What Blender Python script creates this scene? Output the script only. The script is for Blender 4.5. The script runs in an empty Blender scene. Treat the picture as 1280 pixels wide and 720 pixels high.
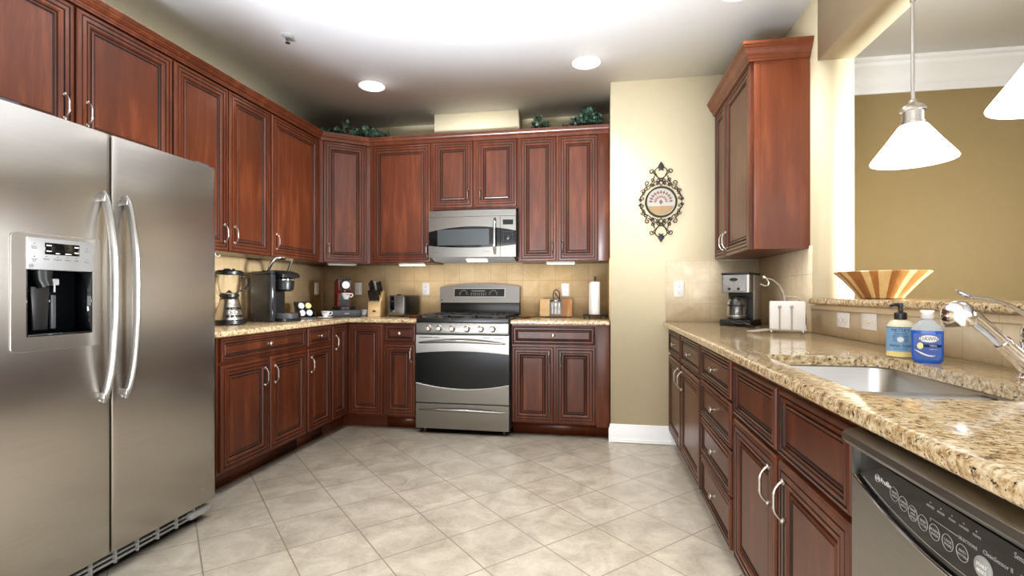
import bpy, bmesh, math, random
from math import pi, sin, cos, radians
from mathutils import Matrix, Vector

# ------------------------------------------------------------------ camera, world, exposure
SC = bpy.context.scene
COL = SC.collection
cam_d = bpy.data.cameras.new('camera'); cam = bpy.data.objects.new('camera', cam_d); COL.objects.link(cam)
cam_d.sensor_width = 36.0; cam_d.lens = 620.77 / 1280 * 36.0
cam_d.shift_y = 6.48 / 1280; cam_d.clip_start = 0.02
cam.location = (0, 0, 1.1262); cam.rotation_euler = (pi / 2, 0, 0.1729)
SC.camera = cam
SC.view_settings.view_transform = 'Standard'
SC.view_settings.look = 'None'
SC.view_settings.exposure = 0.32
SC.view_settings.gamma = 1.0
SC.view_settings.use_curve_mapping = False
try:
    SC.cycles.use_denoising = True
    SC.cycles.max_bounces = 10
    SC.cycles.diffuse_bounces = 8
    SC.cycles.sample_clamp_indirect = 6.0
except Exception:
    pass
wd = bpy.data.worlds.new('world'); SC.world = wd; wd.use_nodes = True
wd.node_tree.nodes['Background'].inputs[0].default_value = (0.98, 0.985, 1.0, 1)
wd.node_tree.nodes['Background'].inputs[1].default_value = 1.3
CAN_STRENGTH = 8.0
CAN_SPOT = 37.0
PENDANT_STRENGTH = 1.6
UNDER_STRENGTH = 4.5

def area(name, loc, rot, sx, sy, power, col):
    l = bpy.data.lights.new(name, 'AREA'); l.shape = 'RECTANGLE'; l.size = sx; l.size_y = sy; l.energy = power; l.color = col
    o = bpy.data.objects.new(name, l); COL.objects.link(o); o.location = loc; o.rotation_euler = rot
# added area light behind the camera, a broad frontal fill with no known source
area('window_daylight', (-0.4, -1.3, 1.25), (radians(90 + 6), 0, radians(8)), 3.4, 1.7, 64, (0.97, 0.98, 1.0))
# daylight from the dining room's side window, coming through the pass-through
area('side_window_daylight', (4.9, 1.8, 1.5), (0, radians(88), radians(-11)), 1.0, 1.3, 70, (0.90, 0.95, 1.0))
bpy.data.lights['side_window_daylight'].spread = radians(50)
# added fill lamp low behind the camera, aimed up to lift the ceiling
area('bounce_lamp', (-1.3, -0.55, 0.15), (radians(90 + 34), 0, radians(-8)), 1.4, 0.7, 90, (0.86, 0.92, 1.0))
bpy.data.lights['bounce_lamp'].spread = radians(56)

# ------------------------------------------------------------------ materials
def lin(c):
    return tuple(((x / 255) / 12.92 if x / 255 <= 0.04045 else ((x / 255 + 0.055) / 1.055) ** 2.4) for x in c) + (1,)

class NT:
    def __init__(s, name):
        s.m = bpy.data.materials.new(name); s.m.use_nodes = True
        s.t = s.m.node_tree; s.b = s.t.nodes['Principled BSDF']
    def n(s, typ, **kw):
        nd = s.t.nodes.new(typ)
        for k, v in kw.items():
            if k.startswith('_'): setattr(nd, k[1:], v)
            else: nd.inputs[k.replace('__', ' ')].default_value = v
        return nd
    def l(s, a, b): s.t.links.new(a, b)
    def ramp(s, fac, stops):
        r = s.t.nodes.new('ShaderNodeValToRGB'); e = r.color_ramp.elements
        while len(e) < len(stops): e.new(0.5)
        for i, (p, c) in enumerate(stops): e[i].position = p; e[i].color = c
        s.l(fac, r.inputs[0]); return r.outputs[0]
    def coords(s, scale=(1, 1, 1), rot=(0, 0, 0), loc=(0, 0, 0), kind='Object'):
        tc = s.t.nodes.new('ShaderNodeTexCoord'); mp = s.t.nodes.new('ShaderNodeMapping')
        s.l(tc.outputs[kind], mp.inputs[0])
        mp.inputs['Scale'].default_value = scale; mp.inputs['Rotation'].default_value = rot; mp.inputs['Location'].default_value = loc
        return mp.outputs[0]
    def set(s, **kw):
        for k, v in kw.items(): s.b.inputs[k.replace('__', ' ')].default_value = v
        return s
    def bump(s, h, strength=0.1, dist=0.01):
        bp = s.t.nodes.new('ShaderNodeBump'); bp.inputs['Strength'].default_value = strength; bp.inputs['Distance'].default_value = dist
        s.l(h, bp.inputs['Height']); s.l(bp.outputs[0], s.b.inputs['Normal'])

def plain(name, c, rough=0.5, metal=0.0, spec=0.5, var=0.04, **kw):
    m = NT(name); v = m.coords((1, 1, 1)); nz = m.n('ShaderNodeTexNoise', Scale=18.0, Detail=3.0); m.l(v, nz.inputs[0])
    a = lin(c); lo = tuple(x * (1 - var) for x in a[:3]) + (1,); hi = tuple(min(1, x * (1 + var)) for x in a[:3]) + (1,)
    m.l(m.ramp(nz.outputs[0], [(0.3, lo), (0.7, hi)]), m.b.inputs['Base Color'])
    m.set(Roughness=rough, Metallic=metal); m.b.inputs['Specular IOR Level'].default_value = spec
    for k, x in kw.items(): m.b.inputs[k.replace('__', ' ')].default_value = x
    return m.m

def emis(name, c, st):
    m = NT(name); m.set(Base__Color=lin((240, 240, 235)), Roughness=0.5)
    m.b.inputs['Emission Color'].default_value = c + (1,) if len(c) == 3 else c
    m.b.inputs['Emission Strength'].default_value = st
    return m.m

def wood(name, dark, mid, light, rough=0.32, sc=1.0, axis='Z', coat=0.25):
    m = NT(name)
    s = {'Z': (14, 14, 1.6), 'X': (1.6, 14, 14), 'Y': (14, 1.6, 14)}[axis]
    v = m.coords(tuple(x * sc for x in s))
    n1 = m.n('ShaderNodeTexNoise', Scale=1.0, Detail=6.0, Roughness=0.6, Distortion=0.6); m.l(v, n1.inputs[0])
    v2 = m.coords(tuple(x * sc * 7 for x in s)); n2 = m.n('ShaderNodeTexNoise', Scale=1.0, Detail=3.0); m.l(v2, n2.inputs[0])
    v3 = m.coords((2.2, 2.2, 1.4)); n3 = m.n('ShaderNodeTexNoise', Scale=1.0, Detail=2.0); m.l(v3, n3.inputs[0])
    mx = m.n('ShaderNodeMath', _operation='MULTIPLY_ADD'); m.l(n2.outputs[0], mx.inputs[0]); mx.inputs[1].default_value = 0.18; m.l(n1.outputs[0], mx.inputs[2])
    mx2 = m.n('ShaderNodeMath', _operation='MULTIPLY_ADD'); m.l(n3.outputs[0], mx2.inputs[0]); mx2.inputs[1].default_value = 0.5; m.l(mx.outputs[0], mx2.inputs[2])
    m.l(m.ramp(mx2.outputs[0], [(0.62, lin(dark)), (0.87, lin(mid)), (1.12 if False else 1.0, lin(light))]), m.b.inputs['Base Color'])
    m.set(Roughness=rough); m.b.inputs['Specular IOR Level'].default_value = 0.35; m.b.inputs['Coat Weight'].default_value = coat * 0.5; m.b.inputs['Coat Roughness'].default_value = 0.22
    m.bump(n2.outputs[0], 0.04, 0.002)
    return m.m

def steel(name, c=(152, 149, 144), rough=0.31, aniso=0.65, axis='Z', wav=0.0):
    m = NT(name)
    s = {'Z': (3, 3, 260), 'X': (260, 3, 3), 'Y': (3, 260, 3)}[axis]
    v = m.coords(s); n1 = m.n('ShaderNodeTexNoise', Scale=1.0, Detail=2.0); m.l(v, n1.inputs[0])
    a = lin(c)
    m.l(m.ramp(n1.outputs[0], [(0.3, tuple(x * 0.93 for x in a[:3]) + (1,)), (0.7, a)]), m.b.inputs['Base Color'])
    m.set(Metallic=1.0, Roughness=rough, Anisotropic=aniso)
    tg = m.t.nodes.new('ShaderNodeTangent'); tg.direction_type = 'RADIAL'; tg.axis = 'Z'
    m.l(tg.outputs[0], m.b.inputs['Tangent'])
    if wav:
        v2 = m.coords((1.5, 1.5, 4)); n2 = m.n('ShaderNodeTexNoise', Scale=1.0, Detail=1.0); m.l(v2, n2.inputs[0]); m.bump(n2.outputs[0], wav, 0.02)
    return m.m

def granite(name):
    m = NT(name); v = m.coords((1, 1, 1))
    n1 = m.n('ShaderNodeTexNoise', Scale=60.0, Detail=6.0, Roughness=0.7, Distortion=0.4); m.l(v, n1.inputs[0])
    vs = m.coords((40, 130, 90), rot=(0, 0, 0.35)); n4 = m.n('ShaderNodeTexNoise', Scale=1.0, Detail=4.0, Distortion=0.4); m.l(vs, n4.inputs[0])
    ad = m.n('ShaderNodeMath', _operation='MULTIPLY_ADD'); m.l(n4.outputs[0], ad.inputs[0]); ad.inputs[1].default_value = 0.45
    sb = m.n('ShaderNodeMath', _operation='SUBTRACT'); m.l(n1.outputs[0], sb.inputs[0]); sb.inputs[1].default_value = 0.22; m.l(sb.outputs[0], ad.inputs[2])
    base = m.ramp(ad.outputs[0], [(0.30, lin((104, 78, 50))), (0.42, lin((168, 138, 96))), (0.53, lin((202, 180, 142))), (0.68, lin((222, 208, 182)))])
    n2 = m.n('ShaderNodeTexVoronoi', Scale=95.0); m.l(v, n2.inputs[0])
    n3 = m.n('ShaderNodeTexNoise', Scale=85.0, Detail=5.0, Roughness=0.75); m.l(v, n3.inputs[0])
    spk = m.ramp(n3.outputs[0], [(0.39, (1, 1, 1, 1)), (0.45, (0, 0, 0, 1))])
    mix = m.n('ShaderNodeMix', _data_type='RGBA'); m.l(spk, mix.inputs[0]); m.l(base, mix.inputs[6]); mix.inputs[7].default_value = lin((52, 40, 30))
    lt = m.ramp(n2.outputs[0], [(0.10, (1, 1, 1, 1)), (0.2, (0, 0, 0, 1))])
    ml = m.n('ShaderNodeMath', _operation='MULTIPLY'); m.l(lt, ml.inputs[0]); ml.inputs[1].default_value = 0.35
    mix2 = m.n('ShaderNodeMix', _data_type='RGBA'); m.l(ml.outputs[0], mix2.inputs[0]); m.l(mix.outputs[2], mix2.inputs[6]); mix2.inputs[7].default_value = lin((216, 202, 176))
    m.l(mix2.outputs[2], m.b.inputs['Base Color'])
    m.set(Roughness=0.10); m.b.inputs['Specular IOR Level'].default_value = 0.6
    return m.m

def tile(name, axes, size, off, c1, c2, grout, mortar=0.006, rough=0.35, rot45=False, cloud=7.0, bumps=0.25):
    """square tiles laid on a plane; axes = the two object axes, or 45 degree floor"""
    m = NT(name)
    tc = m.t.nodes.new('ShaderNodeTexCoord'); sp = m.t.nodes.new('ShaderNodeSeparateXYZ'); m.l(tc.outputs['Object'], sp.inputs[0])
    cb = m.t.nodes.new('ShaderNodeCombineXYZ')
    def lincomb(a, ka, b, kb, c):
        x = m.n('ShaderNodeMath', _operation='MULTIPLY'); m.l(sp.outputs[a], x.inputs[0]); x.inputs[1].default_value = ka
        y = m.n('ShaderNodeMath', _operation='MULTIPLY_ADD'); m.l(sp.outputs[b], y.inputs[0]); y.inputs[1].default_value = kb; m.l(x.outputs[0], y.inputs[2])
        z = m.n('ShaderNodeMath', _operation='ADD'); m.l(y.outputs[0], z.inputs[0]); z.inputs[1].default_value = c
        return z.outputs[0]
    if rot45:
        r = math.sqrt(0.5)
        m.l(lincomb(0, r, 1, r, -off[0] + 100 * size), cb.inputs[0]); m.l(lincomb(1, r, 0, -r, -off[1] + 100 * size), cb.inputs[1])
    else:
        m.l(lincomb(axes[0], 1, axes[1], 0, -off[0] + 100 * size), cb.inputs[0]); m.l(lincomb(axes[1], 1, axes[0], 0, -off[1] + 100 * size), cb.inputs[1])
    bk = m.t.nodes.new('ShaderNodeTexBrick'); bk.offset = 0.0; bk.squash = 1.0
    m.l(cb.outputs[0], bk.inputs['Vector'])
    bk.inputs['Scale'].default_value = 1.0; bk.inputs['Mortar Size'].default_value = mortar / 2; bk.inputs['Mortar Smooth'].default_value = 0.15
    bk.inputs['Bias'].default_value = 0.0
    bk.inputs['Brick Width'].default_value = size; bk.inputs['Row Height'].default_value = size
    bk.inputs['Color1'].default_value = (0, 0, 0, 1); bk.inputs['Color2'].default_value = (1, 1, 1, 1); bk.inputs['Mortar'].default_value = (0.5, 0.5, 0.5, 1)
    v = m.coords((1, 1, 1)); n1 = m.n('ShaderNodeTexNoise', Scale=cloud, Detail=7.0, Roughness=0.62, Distortion=0.7); m.l(v, n1.inputs[0])
    n2 = m.n('ShaderNodeTexNoise', Scale=cloud * 9, Detail=4.0, Roughness=0.7); m.l(v, n2.inputs[0])
    a = m.n('ShaderNodeMath', _operation='MULTIPLY_ADD'); m.l(n2.outputs[0], a.inputs[0]); a.inputs[1].default_value = 0.35; m.l(n1.outputs[0], a.inputs[2])
    bw = m.n('ShaderNodeMath', _operation='MULTIPLY_ADD'); m.l(bk.outputs['Color'], bw.inputs[0]); bw.inputs[1].default_value = 0.07; m.l(a.outputs[0], bw.inputs[2])
    base = m.ramp(bw.outputs[0], [(0.45, lin(c1)), (0.9, lin(c2))])
    mix = m.n('ShaderNodeMix', _data_type='RGBA'); m.l(bk.outputs['Fac'], mix.inputs[0]); m.l(base, mix.inputs[6]); mix.inputs[7].default_value = lin(grout)
    m.l(mix.outputs[2], m.b.inputs['Base Color'])
    iv = m.n('ShaderNodeMath', _operation='SUBTRACT'); iv.inputs[0].default_value = 1.0; m.l(bk.outputs['Fac'], iv.inputs[1])
    hh = m.n('ShaderNodeMath', _operation='MULTIPLY_ADD'); m.l(n2.outputs[0], hh.inputs[0]); hh.inputs[1].default_value = 0.15; m.l(iv.outputs[0], hh.inputs[2])
    m.bump(hh.outputs[0], bumps, 0.003)
    m.set(Roughness=rough)
    return m.m

def glass(name, c=(1, 1, 1), rough=0.03):
    m = NT(name); m.set(Base__Color=c + (1,), Roughness=rough, IOR=1.45); m.b.inputs['Transmission Weight'].default_value = 1.0
    return m.m

M_WOOD = wood('cherry_wood', (70, 32, 16), (84, 39, 20), (100, 50, 27))
M_GLAZE = wood('dark_glaze', (22, 9, 5), (30, 13, 7), (40, 18, 10), rough=0.65, coat=0.0)
M_CHERRY_SIDE = wood('cherry_veneer', (86, 42, 22), (97, 48, 26), (110, 57, 32), rough=0.30)
M_NICKEL = plain('satin_nickel', (186, 180, 171), 0.28, 1.0)
M_CHROME = plain('chrome', (225, 225, 228), 0.06, 1.0, var=0.01)
M_STEEL = steel('brushed_steel')
M_STEELF = steel('brushed_steel_door', (172, 167, 160), 0.26, 0.55, wav=0.05)
M_STEELD = plain('dark_steel', (110, 108, 106), 0.35, 1.0)
M_SINK = steel('sink_steel', (190, 188, 184), 0.3, 0.3)
M_BLACK = plain('black_plastic', (18, 18, 19), 0.35)
M_BLACKG = plain('black_glass', (10, 11, 12), 0.06)
M_BLACKM = plain('black_enamel', (16, 16, 17), 0.3)
M_OVENG = plain('oven_glass', (12, 15, 14), 0.22, spec=0.35)
M_IRON = plain('cast_iron', (24, 24, 25), 0.55)
M_GREYP = plain('grey_plastic', (150, 150, 148), 0.45)
M_DGREY = plain('dark_grey_plastic', (58, 60, 64), 0.45)
M_PANEL = plain('silver_panel', (138, 137, 135), 0.4, 0.3)
M_WALL = plain('cream_wall_paint', (203, 189, 157), 0.65, var=0.015)
M_TAN = plain('tan_wall_paint', (172, 150, 106), 0.65, var=0.015)
M_CEIL = plain('ceiling_paint', (240, 241, 243), 0.8, var=0.01)
M_TRIM = plain('white_trim_paint', (238, 238, 238), 0.35, var=0.01)
M_WHITE = plain('white_plastic', (222, 221, 217), 0.35, var=0.01)
M_IVORY = plain('ivory_plate', (226, 214, 186), 0.35, var=0.01)
M_PORC = plain('white_porcelain', (226, 226, 225), 0.12, var=0.01)
M_PAPER = plain('white_paper', (222, 220, 216), 0.8, var=0.01)
M_SIDEP = plain('satin_steel_panel', (186, 180, 168), 0.42, 0.55)
M_RED = plain('red_lacquer', (112, 22, 18), 0.2)
M_GRAN = granite('granite')
M_FLOOR = tile('floor_tile', None, 0.3147, (1.390, 2.041), (182, 171, 153), (236, 227, 209), (160, 147, 128), 0.006, 0.3, True, 6.0)
TC1, TC2, TG = (200, 170, 124), (224, 196, 152), (186, 158, 116)
M_TILEX = tile('splash_tile_side', (1, 2), 0.150, (0.02, 0.042), TC1, TC2, TG, 0.004, 0.35)
M_TILEY = tile('splash_tile_back', (0, 2), 0.150, (-0.988, 0.042), TC1, TC2, TG, 0.004, 0.35)
RC1, RC2, RG = (192, 174, 144), (218, 203, 174), (194, 178, 150)
M_TILERX = tile('splash_tile_bar', (1, 2), 0.158, (0.06, 0.914), (216, 196, 162), (236, 221, 192), (206, 188, 156), 0.004, 0.35)
M_TILERY = tile('splash_tile_front', (0, 2), 0.158, (0.490, 0.890), RC1, RC2, RG, 0.004, 0.35)
M_CAN = emis('recessed_lamp_glow', (1.0, 0.97, 0.93), CAN_STRENGTH)
M_PEND = emis('opal_shade_glow', (1.0, 0.96, 0.88), PENDANT_STRENGTH)
M_UNDER = emis('strip_lamp_glow', (1.0, 0.82, 0.52), UNDER_STRENGTH)
M_HOOD = emis('hood_lamp_glow', (1.0, 0.80, 0.52), 3.2)
M_GLASS = glass('clear_glass')

# ------------------------------------------------------------------ mesh helpers
def BM(): return bmesh.new()
class xf:
    """with xf(bm, M): everything added inside is transformed by M"""
    def __init__(s, b, M): s.b = b; s.M = M
    def __enter__(s): s.old = set(s.b.verts)
    def __exit__(s, *a):
        for v in s.b.verts:
            if v not in s.old: v.co = s.M @ v.co

def box(b, x0, x1, y0, y1, z0, z1, bev=0.0, seg=2, mi=0):
    if x0 > x1: x0, x1 = x1, x0
    if y0 > y1: y0, y1 = y1, y0
    if z0 > z1: z0, z1 = z1, z0
    vs = [b.verts.new(p) for p in [(x0, y0, z0), (x1, y0, z0), (x1, y1, z0), (x0, y1, z0), (x0, y0, z1), (x1, y0, z1), (x1, y1, z1), (x0, y1, z1)]]
    fs = [b.faces.new([vs[i] for i in q]) for q in [(0, 3, 2, 1), (4, 5, 6, 7), (0, 1, 5, 4), (1, 2, 6, 5), (2, 3, 7, 6), (3, 0, 4, 7)]]
    for f in fs: f.material_index = mi
    if bev > 0:
        es = list({e for f in fs for e in f.edges})
        r = bmesh.ops.bevel(b, geom=es, offset=bev, segments=seg, profile=0.5, affect='EDGES', clamp_overlap=True)
        for f in r['faces']: f.material_index = mi

def prism(b, poly, a0, a1, axis='Z', bev=0.0, seg=2, mi=0):
    """extrude a 2D polygon along an axis; 'Z': (x,y), 'Y': (x,z), 'X': (y,z)"""
    def P(p, a):
        return (p[0], p[1], a) if axis == 'Z' else ((p[0], a, p[1]) if axis == 'Y' else (a, p[0], p[1]))
    lo = [b.verts.new(P(p, a0)) for p in poly]; hi = [b.verts.new(P(p, a1)) for p in poly]
    fs = [b.faces.new(lo), b.faces.new(hi)]
    n = len(poly)
    for i in range(n): fs.append(b.faces.new([lo[i], lo[(i + 1) % n], hi[(i + 1) % n], hi[i]]))
    for f in fs: f.material_index = mi
    bmesh.ops.recalc_face_normals(b, faces=fs)
    if bev > 0:
        es = [e for f in fs[:2] for e in f.edges]
        r = bmesh.ops.bevel(b, geom=list(set(es)), offset=bev, segments=seg, profile=0.5, affect='EDGES', clamp_overlap=True)
        for f in r['faces']: f.material_index = mi

def lathe(b, prof, n=24, c=(0, 0, 0), axis='Z', mi=0, sx=1.0, sy=1.0, close=True):
    """revolve [(r, h)] round an axis through c; r=0 ends are closed to a point, others capped when close"""
    def P(r, h, a):
        x, y = r * cos(a) * sx, r * sin(a) * sy
        if axis == 'Z': q = (x, y, h)
        elif axis == 'Y': q = (x, h, y)
        else: q = (h, x, y)
        return (q[0] + c[0], q[1] + c[1], q[2] + c[2])
    rings = []; fs = []
    for r, h in prof:
        if r < 1e-6: rings.append([b.verts.new(P(0, h, 0))])
        else: rings.append([b.verts.new(P(r, h, 2 * pi * k / n)) for k in range(n)])
    for A, B in zip(rings, rings[1:]):
        if len(A) == 1 and len(B) == 1: continue
        for k in range(n):
            k2 = (k + 1) % n
            if len(A) == 1: fs.append(b.faces.new([A[0], B[k], B[k2]]))
            elif len(B) == 1: fs.append(b.faces.new([A[k], A[k2], B[0]]))
            else: fs.append(b.faces.new([A[k], A[k2], B[k2], B[k]]))
    if close:
        for R in (rings[0], rings[-1]):
            if len(R) > 2: fs.append(b.faces.new(R))
    for f in fs: f.material_index = mi
    bmesh.ops.recalc_face_normals(b, faces=fs)

def tube(b, pts, r, n=10, mi=0, closed=False, flat=None):
    """sweep a circle (or an ellipse when flat=(ra, rb)) along points; r a number or one per point"""
    pts = [Vector(p) for p in pts]; N = len(pts)
    rs = r if isinstance(r, (list, tuple)) else [r] * N
    rings = []; up = None; fs = []
    for i in range(N):
        a = pts[(i - 1) % N] if (i > 0 or closed) else pts[0]
        c = pts[(i + 1) % N] if (i < N - 1 or closed) else pts[-1]
        t = (c - a).normalized()
        if up is None:
            up = Vector((0, 0, 1)) if abs(t.z) < 0.9 else Vector((1, 0, 0))
        s = t.cross(up)
        if s.length < 1e-5: s = t.cross(Vector((0.3, 1, 0.2)))
        s.normalize(); up = s.cross(t).normalized()
        fa, fb = flat if flat else (1, 1)
        rings.append([b.verts.new(pts[i] + rs[i] * (fa * cos(2 * pi * k / n) * s + fb * sin(2 * pi * k / n) * up)) for k in range(n)])
    R = list(zip(rings, rings[1:])) + ([(rings[-1], rings[0])] if closed else [])
    for A, B in R:
        for k in range(n): fs.append(b.faces.new([A[k], A[(k + 1) % n], B[(k + 1) % n], B[k]]))
    if not closed: fs += [b.faces.new(rings[0]), b.faces.new(rings[-1])]
    for f in fs: f.material_index = mi
    bmesh.ops.recalc_face_normals(b, faces=fs)

def strip(b, x0, x1, zlo, zhi, yf, t, n=24, mi=0):
    """closed curved plate: spans x, from zlo(x) to zhi(x), back at y=yf(x), front t nearer (y - t)"""
    F = lambda g: g if callable(g) else (lambda x, g=g: g)
    zlo, zhi, yf = F(zlo), F(zhi), F(yf)
    rows = []; fs = []
    for i in range(n + 1):
        x = x0 + (x1 - x0) * i / n
        rows.append([b.verts.new(p) for p in [(x, yf(x), zlo(x)), (x, yf(x), zhi(x)), (x, yf(x) - t, zhi(x)), (x, yf(x) - t, zlo(x))]])
    for A, B in zip(rows, rows[1:]):
        for k in range(4): fs.append(b.faces.new([A[k], A[(k + 1) % 4], B[(k + 1) % 4], B[k]]))
    fs += [b.faces.new(rows[0]), b.faces.new(rows[-1])]
    for f in fs: f.material_index = mi
    bmesh.ops.recalc_face_normals(b, faces=fs)

def sweep(b, prof, path, right=True):
    """mitred moulding: prof [(out, z)] closed polygon, path 2D points, out to the right of travel"""
    path = [Vector(p) for p in path]; N = len(path); rings = []; fs = []
    nr = []
    for a, c in zip(path, path[1:]):
        d = (c - a).normalized(); nr.append(Vector((d.y, -d.x)) if right else Vector((-d.y, d.x)))
    for i in range(N):
        if i == 0: m = nr[0]
        elif i == N - 1: m = nr[-1]
        else:
            m = (nr[i - 1] + nr[i]); m = m / (m.length_squared / 2) if m.length > 1e-6 else nr[i]
        rings.append([b.verts.new((path[i].x + m.x * o, path[i].y + m.y * o, z)) for o, z in prof])
    k = len(prof)
    for A, B in zip(rings, rings[1:]):
        for j in range(k): fs.append(b.faces.new([A[j], A[(j + 1) % k], B[(j + 1) % k], B[j]]))
    fs += [b.faces.new(rings[0]), b.faces.new(rings[-1])]
    bmesh.ops.recalc_face_normals(b, faces=fs)

def ball(b, c, r, n=12, sz=1.0, mi=0):
    m = max(6, n // 2)
    lathe(b, [(r * sin(pi * i / m), -r * sz * cos(pi * i / m)) for i in range(m + 1)], n, c, mi=mi)

def rrect(x0, x1, y0, y1, r, n=5):
    P = []
    for cx, cy, a0 in [(x1 - r, y1 - r, 0), (x0 + r, y1 - r, 90), (x0 + r, y0 + r, 180), (x1 - r, y0 + r, 270)]:
        for i in range(n + 1):
            a = radians(a0 + 90 * i / n); P.append((cx + r * cos(a), cy + r * sin(a)))
    return P

def mesh(name, b, mats, ang=38):
    me = bpy.data.meshes.new(name)
    for e in b.edges:
        if len(e.link_faces) == 2: e.smooth = e.calc_face_angle(0.0) < radians(ang)
    for f in b.faces: f.smooth = True
    b.normal_update(); b.to_mesh(me); b.free()
    for m in (mats if isinstance(mats, (list, tuple)) else [mats]): me.materials.append(m)
    return me

def obj(name, b, mats, parent=None, loc=None, rot=None, ang=38, M=None):
    me = b if isinstance(b, bpy.types.Mesh) else mesh(name, b, mats, ang)
    o = bpy.data.objects.new(name, me); COL.objects.link(o)
    if parent: o.parent = parent
    if M is not None: o.matrix_local = M
    if loc is not None: o.location = loc
    if rot is not None: o.rotation_euler = rot
    return o

def tag(o, label, cat, group=None):
    o['label'] = label; o['category'] = cat
    if group: o['group'] = group
    return o
def thing(name, label, cat, loc=(0, 0, 0), rz=0.0, group=None):
    o = bpy.data.objects.new(name, None); COL.objects.link(o); o.empty_display_size = 0.05
    o.location = loc; o.rotation_euler = (0, 0, rz)
    return tag(o, label, cat, group)
def struct(name, b, m, ang=38):
    o = obj(name, b, m, ang=ang); o['kind'] = 'structure'; return o

def copy_tree(o, parent=None):
    c = o.copy(); COL.objects.link(c)
    if parent: c.parent = parent
    for ch in list(o.children): copy_tree(ch, c)
    return c

def boolean(o, cutter_b):
    """cut a closed bmesh out of an object, baked"""
    cut = obj('cutter', cutter_b, M_BLACK)
    cut.matrix_world = o.matrix_world.copy() if o.parent is None else Matrix()
    tmp = bpy.data.objects.new('tmp', o.data); COL.objects.link(tmp)
    md = tmp.modifiers.new('b', 'BOOLEAN'); md.operation = 'DIFFERENCE'; md.solver = 'EXACT'; md.object = cut
    dg = bpy.context.evaluated_depsgraph_get(); dg.update()
    me = bpy.data.meshes.new_from_object(tmp.evaluated_get(dg))
    bb_ = BM(); bb_.from_mesh(me)
    for e in bb_.edges:
        e.smooth = len(e.link_faces) == 2 and e.calc_face_angle(0.0) < radians(20)
    bb_.to_mesh(me); bb_.free()
    o.data = me
    bpy.data.objects.remove(tmp); bpy.data.objects.remove(cut)

def text_bm(s, size, depth=0.0006, align='CENTER'):
    cu = bpy.data.curves.new('t', 'FONT'); cu.body = s; cu.size = size; cu.align_x = align; cu.align_y = 'CENTER'
    cu.extrude = depth; cu.resolution_u = 2
    o = bpy.data.objects.new('t', cu); COL.objects.link(o)
    dg = bpy.context.evaluated_depsgraph_get(); dg.update()
    me = bpy.data.meshes.new_from_object(o.evaluated_get(dg)); bpy.data.objects.remove(o)
    b = BM(); b.from_mesh(me); bpy.data.meshes.remove(me); return b
def add_text(b, s, size, M, depth=0.0006, align='CENTER', wide=1.0):
    t = text_bm(s, size, depth, align); me = bpy.data.meshes.new('t'); t.to_mesh(me); t.free()
    with xf(b, M @ Matrix.Diagonal((wide, 1, 1, 1))): b.from_mesh(me)
    bpy.data.meshes.remove(me)
TXT = Matrix.Rotation(pi / 2, 4, 'X')          # text standing up, facing local -Y
def at(x, y, z): return Matrix.Translation((x, y, z))

# ------------------------------------------------------------------ room dimensions
XLW, YB, YW, XC, XW, XJ, ZC = -2.67, 4.52, 3.843, 0.09, 1.145, 1.322, 2.726
Z_CT = 0.914
YJ, ZSOF, ZLEDGE = 2.877, 2.36, 1.100
YE = -1.0                                             # the kitchen opens to a bright room behind the camera

b = BM(); box(b, XLW - 0.15, 5.0, YE, YB + 0.15, -0.1, 0.0); struct('floor', b, M_FLOOR)
b = BM(); box(b, XLW - 0.15, 5.0, YE, YB + 0.15, ZC, ZC + 0.1); struct('ceiling', b, M_CEIL)
b = BM(); box(b, XLW - 0.15, XLW, YE, YB + 0.15, 0, ZC); struct('wall_left', b, M_WALL)
b = BM(); box(b, XLW, XC, YB, YB + 0.15, 0, ZC); struct('wall_back', b, M_WALL)
b = BM(); box(b, XC, XW + 0.002, YW, YB + 0.15, 0, ZC); struct('wall_front', b, M_WALL)
b = BM()
box(b, XW, XJ, YJ, YW, 0, ZC)                         # pier by the corner
box(b, XW, XJ, -0.6, YJ, ZSOF, ZC)                    # header over the pass-through
box(b, XW, XJ, -0.6, YJ, 0, ZLEDGE - 0.032)           # half wall under the bar
struct('wall_right', b, M_WALL)
b = BM(); box(b, XJ, 5.0, YW, YB + 0.15, 0, ZC); struct('wall_dining', b, M_TAN)
b = BM(); box(b, 5.0, 5.15, YE, YB + 0.15, 0, ZC); struct('wall_far', b, M_TAN)
b = BM(); box(b, -1.453, -0.692, 4.27, YB, 2.44, ZC); struct('wall_chase', b, M_WALL)

# baseboard on the short wall, crown moulding in the dining room
bb = [(0, 0), (0.016, 0), (0.016, 0.095), (0.013, 0.100), (0.013, 0.108), (0.008, 0.118), (0.006, 0.132), (0, 0.136)]
b = BM(); sweep(b, bb, [(XC - 0.0, YW + 0.02), (XC, YW), (0.575, YW)], right=True)
struct('baseboard_front', b, M_TRIM)
b = BM(); sweep(b, [(0, 0), (0.008, 0), (0.018, 0.010), (0.014, 0.018), (0.014, 0.028), (0, 0.028)], [(XC, YW - 0.016), (0.57, YW - 0.016)])
struct('trim_1', b, M_TRIM)
cr = [(0, -0.215), (0.012, -0.215), (0.016, -0.20), (0.016, -0.165), (0.026, -0.155), (0.03, -0.13), (0.055, -0.085), (0.085, -0.058), (0.092, -0.045), (0.092, -0.03), (0.11, -0.02), (0.112, 0), (0, 0)]
b = BM(); sweep(b, [(o, ZC + z) for o, z in cr], [(XJ, YW), (5.0, YW)]); struct('trim_2', b, M_TRIM)

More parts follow.
